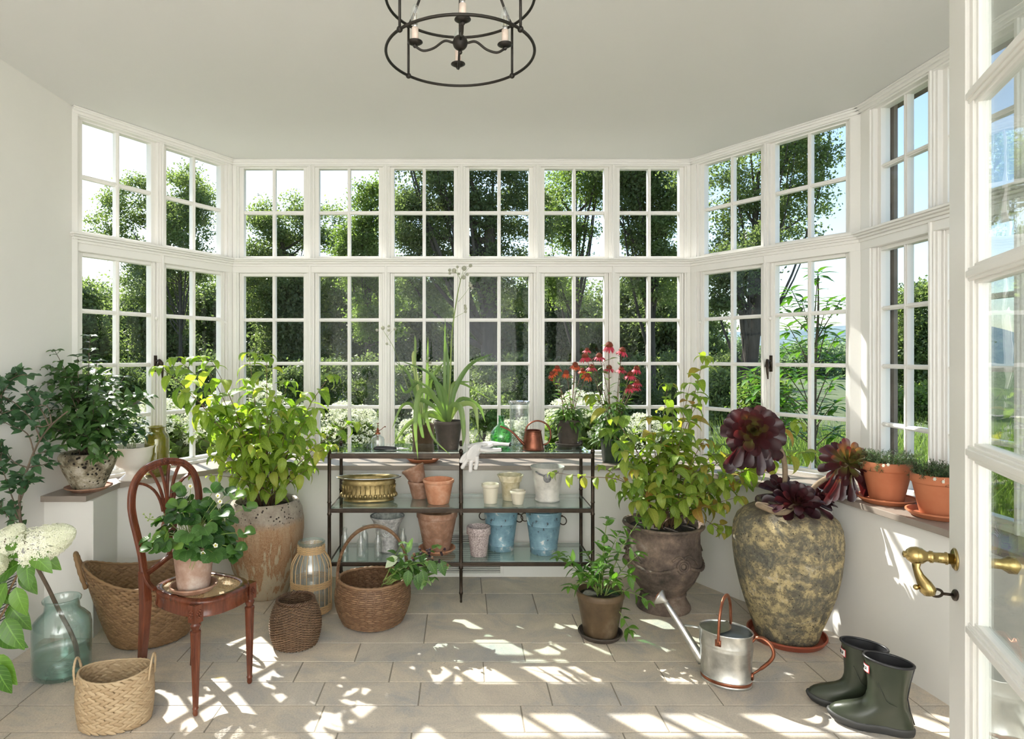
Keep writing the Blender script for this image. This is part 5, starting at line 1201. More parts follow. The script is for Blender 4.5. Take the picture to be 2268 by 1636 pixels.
def eryngium():
    random.seed(9); t = potted('potted_sea_holly', 'strap-leaved plant with tall seed-head stalk in dark pot on the top shelf', -.080, 3.775, ZTOP, .086, .062, .170, 'basalt', .004, .020)
    Y = 3.775; b = Vector((-.08, Y, ZTOP+.155)); P = lambda x, y, d=0: PW(x, y, Y+d)
    lv = [([b, P(985, 850), P(986, 700)], .014, .35), ([b, P(993, 820, .03), P(985, 740, .03)], .015, .25), ([b, P(1005, 870), P(1040, 810, .02), P(1092, 782, .03)], .022, .2), ([b, P(1000, 860), P(1025, 850, .03), P(1092, 888, .05)], .016, .6),
          ([b, P(975, 880, -.03), P(955, 830, -.04), P(885, 797, -.05)], .018, .25), ([b, P(972, 900, -.05), P(950, 860, -.08), P(900, 835, -.12)], .016, .5),
          ([b, P(960, 880, -.06), P(930, 870, -.09), P(920, 940, -.12), P(926, 1020, -.13)], .026, .55), ([b, P(960, 900, -.05), P(925, 890, -.06), P(935, 960, -.08), P(940, 970, -.08)], .02, .35),
          ([b, P(950, 920, -.03), P(905, 940, -.05), P(870, 985, -.06)], .024, .7), ([b, P(965, 915, -.06), P(945, 920, -.09), P(960, 970, -.12), P(998, 1008, -.125)], .014, .6),
          ([b, P(1015, 900, -.02), P(1050, 900, -.02), P(1060, 960, -.02)], .026, .75), ([b, P(1020, 885, .03), P(1060, 900, .05), P(1075, 935, .05)], .02, .3),
          ([b, P(1000, 900, -.06), P(1020, 905, -.08), P(1027, 960, -.08), P(1024, 990, -.08)], .024, .5), ([b, P(985, 880, -.05), P(975, 855, -.08), P(960, 840, -.1)], .02, .3), ([b, P(1003, 880, .05), P(1015, 850, .08), P(1045, 845, .1)], .02, .4)]
    stalk = [P(990, 930), P(997, 840), P(1001, 740), P(1012, 660), P(1020, 620)]
    st = [(stalk, .0065), ([P(1004, 705), P(1018, 697), P(1031, 690, .02)], .0015), ([P(1015, 668), P(1030, 650), P(1041, 634, -.02)], .0016), ([P(1020, 620), P(1012, 605), P(1006, 601)], .0016), ([P(1020, 620), P(1024, 605), P(1027, 596)], .0016), ([P(1020, 620), P(1030, 603), P(1040, 592, .02)], .0013), ([P(1012, 605), P(1002, 602), P(997, 603)], .0012), ([P(1015, 610), P(1013, 596), P(1013, 593)], .0012)]
    hd = [(P(1006, 599), .013), (P(1028, 594), .014), (P(1042, 588, .02), .010), (P(1013, 591), .008), (P(996, 598), .009), (P(996, 605), .008), (P(1027, 614), .012), (P(1035, 608), .008), (P(1017, 606), .006), (P(1031, 683, .02), .010), (P(1031, 690, .02), .008), (P(1030, 677, .02), .008), (P(1042, 632, -.02), .011), (P(1046, 638, -.02), .008), (P(1041, 626, -.02), .007)]
    strap_plant(t, b, lv, st, hd)
    # second one on the sill behind the shelf
    x0, y0 = -.255, 4.215
    saucer(x0, y0, ZS, .112, 'terracotta saucer seen under the top shelf on the front sill', 'terraorange', .026)
    t2 = potted('potted_sea_holly', 'strap-leaved plant in a ribbed olive pot on the sill behind the shelf unit', x0, y0, ZS+.010, .078, .062, .24, 'brownclay', .003, .012)
    b = Vector((x0, y0, ZS+.22)); P = lambda x, y, d=0: PW(x, y, y0+d)
    lv = [([b, P(930, 880), P(915, 790), P(926, 776)], .018, .9), ([b, P(945, 870), P(947, 800), P(948, 745)], .014, .5), ([b, P(925, 890), P(905, 830, -.03), P(875, 800, -.03)], .016, .3), ([b, P(950, 870), P(960, 830, -.04), P(985, 800, -.03)], .016, .4),
          ([b, P(915, 900), P(890, 900, -.04), P(868, 950, -.06)], .018, .5), ([b, P(930, 850), P(900, 870, -.03), P(885, 850, -.05)], .016, .3), ([b, P(920, 840), P(920, 760), P(918, 742)], .012, .6)]
    st = [([P(935, 940), P(912, 880), P(890, 820), P(872, 770), P(853, 738)], .0035), ([P(853, 738), P(848, 730), P(845, 727)], .001), ([P(858, 745), P(866, 735), P(873, 730)], .001), ([P(866, 765), P(860, 763), P(858, 762)], .001), ([P(945, 940), P(948, 880), P(952, 810)], .002)]
    hd = [(P(848, 726), .013), (P(835, 731), .009), (P(861, 722), .009), (P(861, 731), .010), (P(875, 728), .010), (P(857, 761), .009), (P(945, 800), .008), (P(953, 803), .009), (P(950, 793), .007)]
    strap_plant(t2, b, lv, st, hd)
eryngium()
# --- coneflowers --------------------------------------------------------
def cone_flower(t, p, r, mat, ax=(0, -.1, 1), droop=1.0, npet=15):
    p = UP(p); r *= 1.15; L = Vector(t.location); ax = UP(ax).normalized(); q = Vector((0, 0, 1)).rotation_difference(ax)
    c = MB(); c.lathe([(.0001, -.2*r), (r*.42, -.12*r), (r*.50, .05*r), (r*.44, .30*r), (r*.25, .48*r), (.0001, .54*r)], 18)
    for i in range(70):
        f = (i+.5)/70; a = i*2.4; rr = r*.5*math.sqrt(f); z = .52*r*(1-f**1.4); c.tube([(rr*math.cos(a), rr*math.sin(a), z-.03*r), (rr*1.08*math.cos(a), rr*1.08*math.sin(a), z+.12*r)], [r*.035, .0002], 4)
    c.xf(Matrix.Translation(p-L) @ q.to_matrix().to_4x4()); co = c.build('flower_cone', M['cone'], t)
    m_ = MB()
    for i in range(npet):
        a = 2*PI*i/npet+rnd(-.1, .1); o = Vector((math.cos(a), math.sin(a), 0)); m_.leaf(o*r*.38+Vector((0, 0, -.02*r)), (o+Vector((0, 0, .05-.55*droop))).normalized(), (0, 0, 1), r*rnd(.85, 1.05), r*.30, .55*droop, -.25, 4, 1, t=rnd(0, 1))
    m_.xf(Matrix.Translation(p-L) @ q.to_matrix().to_4x4()); m_.build('petals', M[mat], co)
def cone_plant(t, base, flowers, mat, fol, seed, bushw, bushh, nl, side=()):
    random.seed(seed); st = MB(); fo = MB(); base = UP(base)
    for p, r, ax, dr in flowers:
        b = base+Vector((rnd(-.03, .03), rnd(-.03, .03), 0)); pts = arch(b, p, .12, 10); st.tube(pts, taper(11, .0028, .0018), 6)
        leafy(fo, pts, .045, .075, .020, .15, .7, .2, opp=False, shape=3, tint=(0, 1), tipn=0)
        cone_flower(t, p, r, mat, ax, dr)
    for i in range(nl):
        a = rnd(0, 2*PI); rr = bushw*math.sqrt(rnd(0.02, 1)); z = rnd(-.3, 1)*bushh; p = base+Vector((rr*.5*math.cos(a), rr*.5*math.sin(a), max(0, z)*.8))
        fo.leaf(p, (math.cos(a), math.sin(a), rnd(-.5, .9)), (0, 0, 1), rnd(.06, .11), rnd(.016, .028), rnd(.5, 1.6), .2, 5, 3, t=rnd(0, 1))
    st.build('flower_stems', M['redstem'], t, world=True); fo.build('foliage', M['lf_cone'], t, world=True)
def cones():
    saucer(.658, 3.895, ZTOP, .082, 'dark clay saucer under the orange coneflowers on the top shelf', 'basalt', .022)
    t = potted('potted_coneflower', 'orange-red coneflowers in a dark weathered pot on the top shelf', .658, 3.895, ZTOP+.010, .076, .054, .155, 'basalt', .004, .02)
    Y = 3.895; P = lambda x, y, d=0: PW(x, y, Y+d); s = (0, -.25, 1)
    fl = [(P(1234, 815), .028, s, 1), (P(1223, 828, -.05), .028, (-.5, -.3, .9), .6), (P(1254, 826, -.06), .030, s, 1.5), (P(1274, 808), .030, s, .9), (P(1276, 812, -.09), .024, s, 1), (P(1290, 820, .05), .026, s, 1), (P(1301, 832, -.04), .030, (.2, -.5, .8), .8), (P(1222, 841, -.03), .010, s, .3)]
    cone_plant(t, (.658, Y, ZTOP+.145), fl, 'pet_orange', None, 31, .12, .11, 150)
    t2 = potted('potted_coneflower', 'pink-red coneflowers in a dark green pot on the front sill', 1.0, 4.20, ZS, .080, .062, .16, 'greenpot', .004, .016)
    Y = 4.20; P = lambda x, y, d=0: PW(x, y, Y+d)
    fl = [(P(1349, 766), .044, s, 1.4), (P(1378, 777), .040, (.2, -.2, 1), 1.0), (P(1296, 790), .040, (-.15, -.2, 1), 1.1), (P(1327, 789), .038, s, .8), (P(1310, 813, .05), .032, s, .8), (P(1349, 815, .05), .034, s, .9), (P(1376, 818), .032, s, .8), (P(1410, 817), .036, (.1, -.2, 1), 1.2), (P(1396, 830, -.05), .038, (0, -.3, 1), .9), (P(1300, 775, .15), .026, s, .8), (P(1411, 847, -.03), .032, s, 1), (P(1395, 858, -.06), .032, (-.2, -.4, .9), .9), (P(1410, 858, .05), .026, s, .8)]
    cone_plant(t2, (1.0, Y, ZS+.15), fl, 'pet_pink', None, 32, .17, .30, 330)
M['greenpot'] = ramped('dark_green_pot', [(.3, (.018, .035, .022)), (.7, (.06, .09, .06))], 14, 6, .5, bump=.15)
cones()
# --- right sill pots ------------------------------------------------------
def herb(x, y, rt, label, slabel, seed):
    random.seed(seed); saucer(x, y, ZS, rt*1.18, slabel, 'terraorange', .028)
    t = potted('potted_thyme', label, x, y, ZS+.010, rt, rt*.66, rt*1.75, 'terraorange', rt*.07, rt*.38); fo = MB(); st = MB(); zb = ZS+.01+rt*1.6
    for i in range(170):
        a = rnd(0, 2*PI); rr = rt*.85*math.sqrt(rnd(0, 1)); b = Vector((x+rr*math.cos(a), y+rr*math.sin(a), zb)); out = rr/rt
        e = b+Vector((math.cos(a)*out*.05+rnd(-.02, .02), math.sin(a)*out*.05+rnd(-.02, .02), rnd(.02, .065)-(.05 if out > .75 and rnd(0, 1) > .5 else 0)))
        pts = arch(b, e, .3, 6); st.tube(pts, .0008, 4)
        leafy(fo, pts, .0055, .017, .0036, .1, .3, .3, opp=True, shape=3, tipn=3, tint=(0, 1))
    st.build('sprigs', M['twig'], t, world=True); fo.build('foliage', M['lf_thyme'], t, world=True)
    for i in range(3):
        f = MB(); c = Vector((x+rnd(-.09, .0), y-rt*.9, zb+rnd(-.01, .03)))
        for q in range(6): a = q*PI/3; f.leaf(c, (math.cos(a), -.3, math.sin(a)), (0, -1, 0), .009, .006, .2, .1, 3, 4, t=rnd(0, 1))
        f.build('small_flower', M['pet_white'], t, world=True)
herb(2.045, 3.04, .107, 'thyme in a bright terracotta pot on the right sill, farther from the open door', 'orange terracotta saucer under the farther thyme pot', 41)
herb(2.085, 2.765, .102, 'thyme in a bright terracotta pot half hidden by the open door edge', 'orange terracotta saucer under the thyme pot beside the open door', 42)
# --- left ledge: speckled pot shrub ---------------------------------------
def dark_shrub():
    random.seed(51); x, y = -1.955, 3.315; saucer(x, y, ZS, .112, 'pale clay saucer under the pitted volcanic pot on the left ledge', 'terradark', .024, .078)
    t = thing('potted_shrub', 'dark green bushy shrub in a pitted volcanic bowl pot on the left ledge', 'plant', (x, y, ZS+.010))
    lathed(t, 'pot', [(.0001, 0), (.070, 0), (.074, .006), (.090, .04), (.118, .10), (.136, .15), (.139, .168), (.132, .186), (.122, .192), (.112, .188), (.118, .165), (.0001, .15)], jarmat('volcanic_clay', 'pit'), 56, rf=lambda a, z: 1+.012*math.sin(a*5+z*20)); add_soil(t, .112, .172)
    st = MB(); fo = MB(); b0 = Vector((x, y, ZS+.18)); Y = 3.3
    tips = [(200, 745, 0), (172, 790, -.05), (122, 778, -.08), (215, 800, .05), (120, 830, -.1), (230, 830, .08), (250, 850, 0), (310, 872, -.02), (330, 876, -.04), (290, 905, -.1), (150, 860, -.2), (210, 870, -.2), (240, 880, -.15), (120, 880, -.1), (180, 840, .1), (110, 945, -.25), (140, 985, -.25), (200, 985, -.28), (240, 985, -.22), (265, 925, -.1), (100, 960, -.15), (170, 920, -.25), (230, 940, -.2), (190, 900, .1), (275, 835, .1), (150, 820, 0), (255, 1000, -.1), (215, 1015, -.2)]
    for px, py, d in tips:
        tip = PW(px, py, Y+d); b = b0+Vector((rnd(-.03, .03), rnd(-.03, .03), 0)); pts = arch(b, tip, .12, 12, (0, 0, .0 if py < 950 else .10)); st.tube(pts, taper(13, .0034, .0012), 6)
        leafy(fo, pts, .048, .086, .046, .38, .8, .25, tint=(0, 1), tipn=4, jit=.45, upv=(0, -.45, 1))
        for q in (6, 9):
            p = pts[q]; e = p+Vector((rnd(-.09, .09), rnd(-.1, .06), rnd(-.01, .07))); s_ = arch(p, e, .05, 6); st.tube(s_, .0012, 5); leafy(fo, s_, .042, .072, .040, .35, .8, .2, tipn=3, upv=(0, -.45, 1))
    st.keep_right(-2.095).build('branches', M['twig'], t, world=True); fo.keep_right(-2.095).build('foliage', M['lf_dark'], t, world=True)
dark_shrub()
def white_bowl():
    random.seed(52); x, y = -1.875, 3.60; t = thing('planted_white_bowl', 'white footed ceramic bowl planted with a few green leaves on the left sill', 'plant', (x, y, ZS))
    lathed(t, 'bowl', [(.0001, 0), (.066, 0), (.069, .005), (.062, .012), (.040, .030), (.034, .044), (.040, .056), (.072, .072), (.096, .10), (.106, .14), (.108, .172), (.116, .184), (.118, .190), (.112, .190), (.103, .172), (.100, .14), (.0001, .12)], M['white'], 56); add_soil(t, .100, .168)
    fo = MB(); st = MB()
    for px, py, d in ((262, 940, 0), (285, 925, .02), (305, 950, -.03), (318, 932, 0), (275, 960, -.06), (330, 958, -.05), (295, 905, .05), (258, 965, -.03)):
        pts = arch(Vector((x+rnd(-.04, .04), y+rnd(-.03, .03), ZS+.17)), PW(px, py, y+d), .2, 8); st.tube(pts, .0014, 5); leafy(fo, pts, .04, .065, .045, .5, .9, .1, tipn=3)
    st.build('stems', M['stem'], t, world=True); fo.build('foliage', M['lf_blue'], t, world=True)
white_bowl()
# --- strawberries on the chair ------------------------------------------
def trefoil(fo, p, d, s, t):
    d = UP(d).normalized(); side = d.cross(Vector((0, 0, 1))).normalized()
    for k in (-1, 0, 1):
        dd = (d*(.8 if k else 1)+side*k*1.0).normalized(); fo.leaf(p+dd*.003, dd, (d.x*.9+rnd(-.2, .2), d.y*.9-.25, 1), s, s*.95, .75, .28, 6, 4, t=t+rnd(-.1, .1))
def strawberry():
    random.seed(61); x, y, z = -1.118, 2.640, .4645; t = thing('potted_strawberry', 'strawberry plant with white flowers in a limed clay pot on the chair', 'plant', (x, y, z))
    lathed(t, 'pot', pot_profile(.083, .064, .178, .003, .02, .008, 0, .4), M['terralime'], 50); add_soil(t, .073, .162)
    st = MB(); fo = MB(); Yc = y; b0 = Vector((x, y, z+.16))
    for i in range(84):
        a = rnd(0, 2*PI); el = rnd(-.40 if math.sin(a) > 0 else -.05, 1.45); r = rnd(.10, .185); e = b0+Vector((math.cos(a)*math.cos(el)*r*.95, math.sin(a)*math.cos(el)*r*.85, math.sin(el)*r*1.12+.01)); 
        pts = arch(b0+Vector((rnd(-.03, .03), rnd(-.03, .03), 0)), e, .18, 8); st.tube(pts, .0013, 5); trefoil(fo, pts[-1], (math.cos(a), math.sin(a), .35*math.sin(el)-.25), rnd(.044, .060), rnd(.0, .7) if rnd(0, 1) > .12 else rnd(.8, 1))
    for px, py, d in ((338, 1215, -.15), (500, 1095, .05), (520, 1100, 0), (545, 1125, .02), (490, 1140, -.15), (540, 1180, -.05), (520, 1215, -.1), (470, 1090, 0), (400, 1090, .05), (395, 1120, -.08), (408, 1100, .02)):
        e = PW(px, py, Yc+d); pts = arch(b0, e, .16, 10); st.tube(pts, .0016, 5); dd = e-b0; trefoil(fo, e, (dd.x, dd.y-.05, .12), .050, rnd(.1, .95))
    pts = spline([b0+Vector((-.02, 0, 0)), PW(385, 1135, Yc), PW(350, 1148, Yc), PW(330, 1150, Yc-.02)], 6); st.tube(pts, .0014, 5)
    for q in range(6): e = PW(318+q*5, 1138+(q % 3)*7, Yc-.02); st.tube([pts[-1], e], .0009, 4); st.ball(e, .004, 7, 5)
    fl = [(409, 1205, -.10), (401, 1232, -.11), (450, 1225, -.13), (478, 1207, -.11), (483, 1097, -.02), (422, 1076, 0), (488, 1110, -.02)]
    for px, py, d in fl:
        e = PW(px, py, Yc+d); pts = arch(b0+Vector((0, -.05, 0)), e, .25 if py > 1150 else .1, 8); st.tube(pts, .0012, 5)
        c = MB(); c.ball(e+Vector((0, -.004, 0)), .0042, 8, 6); co = c.build('flower_eye', M['yellow'], t, world=True); f = MB()
        for q in range(5): a = q*2*PI/5+px; f.leaf(e-Vector(t.location), (math.cos(a), -.35, math.sin(a)), (0, -1, 0), .011, .010, .2, .2, 4, 4, t=1)
        f.build('petals', M['pet_white'], co)
    for a_, b_ in (((430, 1215), (420, 1258)), ((440, 1225), (425, 1262))): st.tube(arch(PW(*a_, Yc-.10), PW(*b_, Yc-.11), .1, 6), .0012, 5)
    st.build('leaf_stalks', M['stem'], t, world=True); fo.build('foliage', M['lf_straw'], t, world=True)
strawberry()
# --- hydrangea cutting in brown pot ----------------------------------------
def cutting():
    random.seed(71); st = MB(); fo = MB(); b0 = Vector((.708, 3.225, .205)); Y = 3.225
    tips = [(1240, 1225, -.05), (1235, 1235, 0), (1345, 1150, 0), (1418, 1150, .05), (1372, 1180, .05), (1330, 1250, -.05), (1340, 1215, .02), (1420, 1225, 0), (1280, 1270, -.1), (1400, 1275, -.1), (1435, 1330, -.12), (1395, 1395, -.12), (1310, 1280, -.12), (1365, 1290, -.12), (1260, 1300, -.08), (1300, 1225, .08)]
    for px, py, d in tips:
        e = PW(px, py, Y+d); low = py > 1260; pts = arch(b0+Vector((rnd(-.03, .03), rnd(-.03, .03), 0)), e, .15 if not low else .35, 10); st.tube(pts, taper(11, .0032, .0014), 6)
        leafy(fo, pts, .045, .078, .036, .35 if not low else .5, .6, .25, tint=(0, 1), tipn=4)
    st.build('stems', M['stem'], SAP, world=True); fo.build('foliage', M['lf_hyd'], SAP, world=True)
cutting()
# --- branch in the green jar -----------------------------------------------
def branch():
    random.seed(81); t = thing('leafy_branch', 'tall cut branch with small round dark leaves standing in the green glass jar', 'branch', (-1.760, 2.86, .03))
    st = MB(); fo = MB(); Y = 2.86; P = lambda x, y, d=0: PW(x, y, Y+d)
    tr = spline([(-1.715, 2.83, .035), P(165, 1420, -.02), P(130, 1350, 0), P(106, 1300, 0), P(62, 1215, .0), P(45, 1150, 0), P(45, 1090, .0), P(62, 1035, 0), P(85, 980, .0), P(115, 940, -.02), P(150, 910, -.05)], 6); st.tube(tr, taper(len(tr), .0105, .003), 8)
    br = [[P(43, 1145), P(25, 1095), P(5, 1040), P(-30, 980)], [P(60, 1200), P(25, 1150), P(-20, 1110)], [P(75, 1000), P(60, 960), P(20, 940), P(0, 930)], [P(90, 975), P(70, 930), P(30, 890), P(-10, 870)], [P(60, 1035), P(90, 1030), P(118, 1028)], [P(70, 1010), P(100, 1000), P(125, 993)], [P(50, 1080), P(65, 1065), P(80, 1060)], [P(110, 945), P(90, 905), P(60, 870), P(70, 860)], [P(-20, 870), P(10, 850), P(40, 832), P(78, 830)], [P(-25, 900), P(0, 915), P(35, 905)], [P(115, 940), P(105, 900), P(70, 900)], [P(60, 1035), P(35, 1025), P(5, 1000)], [P(45, 1110), P(55, 1080), P(50, 1060)], [P(120, 935), P(90, 945), P(50, 930)], [P(40, 1150), P(30, 1130), P(35, 1115)], [P(-30, 900), P(5, 870), P(20, 850)]]
    for pts in br:
        s_ = spline(pts, 5); st.tube(s_, taper(len(s_), .0035, .0012), 6); leafy(fo, s_, .042, .058, .037, .3, .35, .15, opp=True, shape=0, tint=(0, 1), tipn=3, jit=.5, upv=(.2, -.6, .9))
        for q in (.5, .8):
            p = s_[int(q*(len(s_)-1))]; e = p+Vector((rnd(-.07, .07), rnd(-.05, .05), rnd(-.03, .06))); w = arch(p, e, .1, 5); st.tube(w, .0012, 5); leafy(fo, w, .032, .052, .034, .2, .35, .15, tipn=3, jit=.5, upv=(.2, -.6, .9))
    st.keep_right(-2.09).build('twig', M['twig'], t, world=True); fo.keep_right(-2.09).build('foliage', M['lf_blue'], t, world=True)
branch()
# --- hydrangea at far left, rooted in a pot out of frame --------------------
def floret_cone(t, c, ax, L, R_, n, name='flower_head', mat='pet_cream'):
    mb = MB(); ax = UP(ax).normalized(); s1 = ax.orthogonal().normalized(); s2 = ax.cross(s1); c = UP(c)
    for i in range(n):
        f = rnd(0, 1)**.8; a = rnd(0, 2*PI); rr = R_*math.sqrt(max(0, 1-f**1.6))*rnd(.82, 1.05); p = c+ax*(L*f)+(s1*math.cos(a)+s2*math.sin(a))*rr; o = ((s1*math.cos(a)+s2*math.sin(a))+ax*(f*1.2)).normalized()
        e1 = o.orthogonal().normalized(); e2 = o.cross(e1); th = rnd(0, 6); ph = rnd(.0032, .0052)
        for q in range(4):
            b = th+q*PI/2; d = e1*math.cos(b)+e2*math.sin(b); k = d.cross(o)
            mb.add([p, p+d*ph+k*ph*.55+o*.001, p+d*ph*1.9+o*.0015, p+d*ph-k*ph*.55+o*.001], [(0, 1, 2, 3)], 1-f*.5*rnd(.4, 1.2) if f > .6 else rnd(.75, 1))
    return mb.build(name, M[mat], t, world=True, smooth=False)
def hydrangea():
    random.seed(91); t = thing('potted_hydrangea', 'hydrangea plant with cream flower cones and large leaves at the far left', 'plant', (-1.80, 2.02, 0))
    lathed(t, 'pot', pot_profile(.14, .10, .24, .008, .03), M['terracotta'], 40); add_soil(t, .128, .21)
    st = MB(); fo = MB(); b0 = Vector((-1.80, 2.02, .21)); Y = 2.2; P = lambda x, y, d=0: PW(x, y, Y+d)
    stems = [[b0, P(-60, 1380), P(5, 1330), P(40, 1270), P(75, 1215)], [b0, P(-80, 1350), P(-30, 1280), P(0, 1220), P(15, 1190)], [b0, P(-70, 1450), P(-20, 1400), P(10, 1350), P(30, 1310)], [b0, P(-60, 1500), P(-30, 1480), P(0, 1450)]]
    for s in stems: q = spline(s, 5); st.tube(q, taper(len(q), .005, .003), 7)
    LV = [((40, 1215), (-.4, .2, .2), .10), ((70, 1225), (.6, -.2, -.35), .10), ((80, 1220), (.8, -.1, -.5), .11), ((60, 1235), (.2, -.4, -.6), .11), ((45, 1245), (-.5, -.3, -.3), .12), ((30, 1260), (-.7, 0, -.5), .11), ((50, 1265), (.5, -.3, -.5), .10), ((35, 1300), (.3, -.2, -.7), .11), ((15, 1290), (-.3, -.2, -.6), .12), ((20, 1340), (.7, -.2, -.6), .12), ((10, 1370), (.6, -.3, -.75), .13), ((-5, 1410), (.8, -.1, -.15), .11), ((-10, 1450), (.55, -.3, -.6), .13), ((-10, 1470), (.4, -.2, -.7), .12), ((0, 1240), (-.3, -.4, .3), .10), ((5, 1220), (.5, -.4, .1), .09), ((20, 1230), (.3, -.5, .1), .09), ((-20, 1300), (.6, -.3, -.2), .10), ((0, 1330), (-.6, -.2, -.4), .1), ((95, 1215), (.4, .1, -.9), .10)]
    for (px, py), d, L in LV:
        fo.leaf(P(px, py, rnd(-.06, .06)), d, (rnd(-.2, .2), -.8, .7), L, L*.58, .7, .22, 8, 0, t=rnd(0, 1))
    st.build('stems', M['redstem'], t, world=True); fo.build('foliage', M['lf_hyd'], t, world=True)
    floret_cone(t, P(62, 1218), (.80, .0, .34), .175, .068, 1500)
    floret_cone(t, P(-5, 1225), (.35, .1, .45), .12, .056, 900)
    floret_cone(t, P(-20, 1250, -.03), (.3, -.2, .1), .08, .045, 500)
hydrangea()
# --- cut bramble in the handled basket ---------------------------------------
def bramble():
    random.seed(95); t = thing('cut_bramble_stems', 'bunch of cut bramble stems with dark berries lying across the handled basket', 'branches', (-.42, 3.34, .25))
    st = MB(); fo = MB(); Y = 3.28; P = lambda x, y, d=0: PW(x, y, Y+d)
    for i in range(18):
        e = P(905+rnd(-15, 95), 1212+rnd(-10, 75), rnd(-.06, .06)); a = P(845+rnd(0, 25), 1292+rnd(-8, 4), rnd(.0, .04)); s = spline([a, a.lerp(e, .55)+Vector((0, 0, .02)), e], 6); st.tube(s, taper(len(s), .0022, .001), 5); leafy(fo, s, .038, .062, .046, .35, .8, .0, opp=False, tint=(0, .85), tipn=3, jit=.7)
    for px, py, dx, dz in ((935, 1262, .2, -1), (925, 1270, .05, -1), (905, 1262, -.1, -1), (950, 1240, .5, -.9), (975, 1240, .3, -1)): fo.leaf(P(px, py, -.04), (dx, -.2, dz), (0, -1, 0), .085, .055, .3, .2, 6, 0, t=rnd(0, .5))
    fo.leaf(P(880, 1232, -.02), (-.5, -.2, -.35), (0, -.8, .6), .085, .055, .5, .2, 6, 0, t=1.0); fo.leaf(P(900, 1225), (.4, 0, .95), (0, -1, 0), .085, .035, .5, .2, 6, 0, t=.6)
    st.tube([P(850, 1290, .05), P(800, 1380, .22)], .002, 5)
    st.build('cut_stems', M['stem'], t, world=True); fo.build('foliage', M['lf_bramble'], t, world=True)
    for i in range(26):
        c = P(912+rnd(0, 80), 1212+rnd(0, 40), rnd(-.06, .0)); b = MB()
        for q in range(12): z = 1-2*(q+.5)/12; a = q*2.4; k = math.sqrt(1-z*z); b.ball(Vector((k*math.cos(a)*.005, k*math.sin(a)*.005, z*.006)), .0028, 6, 4)
        o = b.build('berry', M['berry' if i % 3 else 'redberry'], t); o.location = c-Vector(t.location)
    e = MB()
    for k in range(3): e.tube([(-.60-.006*k+.0, 3.245, .012+.004*k), (-.66+.01*k, 3.19, .004+.002*k)], .0022, 5)
bramble()
# ================================================================== OUTSIDE
random.seed(100); NR = np.random.default_rng(12)
def poly_ground():
    mb = MB(); n = 24; R = 130; vs = [(0, 0, -.12)]
    mb.add([(-160, -60, -.12), (160, -60, -.12), (160, 160, -.12), (-160, 160, -.12)], [(0, 1, 2, 3)])
    m = ramped('rough_lawn', [(.3, (.05, .075, .03)), (.7, (.13, .16, .07))], .8, 9, 1, bump=.4, bsc=8)
    structure(mb.build('ground', m, smooth=False))
poly_ground()
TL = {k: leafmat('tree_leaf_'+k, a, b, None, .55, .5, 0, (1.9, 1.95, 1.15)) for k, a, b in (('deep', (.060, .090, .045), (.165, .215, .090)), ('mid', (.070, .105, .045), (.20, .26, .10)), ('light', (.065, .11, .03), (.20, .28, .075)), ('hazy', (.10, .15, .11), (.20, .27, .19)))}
def leafcloud(name, parent, mat, P, size, up=.5, tv=None):
    n = len(P); nrm = NR.normal(size=(n, 3)); nrm[:, 2] += up; nrm /= np.linalg.norm(nrm, axis=1)[:, None]
    a = np.cross(nrm, NR.normal(size=(n, 3))); a /= np.linalg.norm(a, axis=1)[:, None]; b = np.cross(nrm, a)
    s = (size*NR.uniform(.6, 1.25, n))[:, None]; w = s*.55
    V = np.stack([P-a*s*.5, P-b*w*.5+nrm*s*.08, P+a*s*.5, P+b*w*.5+nrm*s*.08], 1).reshape(-1, 3)
    me = bpy.data.meshes.new(name); me.vertices.add(4*n); me.vertices.foreach_set('co', V.astype(np.float32).ravel())
    me.loops.add(4*n); me.loops.foreach_set('vertex_index', np.arange(4*n, dtype=np.int32)); me.polygons.add(n); me.polygons.foreach_set('loop_start', np.arange(0, 4*n, 4, dtype=np.int32)); me.polygons.foreach_set('loop_total', np.full(n, 4, dtype=np.int32))
    me.update(calc_edges=True); t = NR.uniform(0, 1, n) if tv is None else tv
    at = me.attributes.new('tint', 'FLOAT', 'POINT'); at.data.foreach_set('value', np.repeat(np.clip(t, 0, 1), 4).astype(np.float32)); me.materials.append(mat)
    o = bpy.data.objects.new(name, me); SC.collection.objects.link(o); o.parent = parent; return o
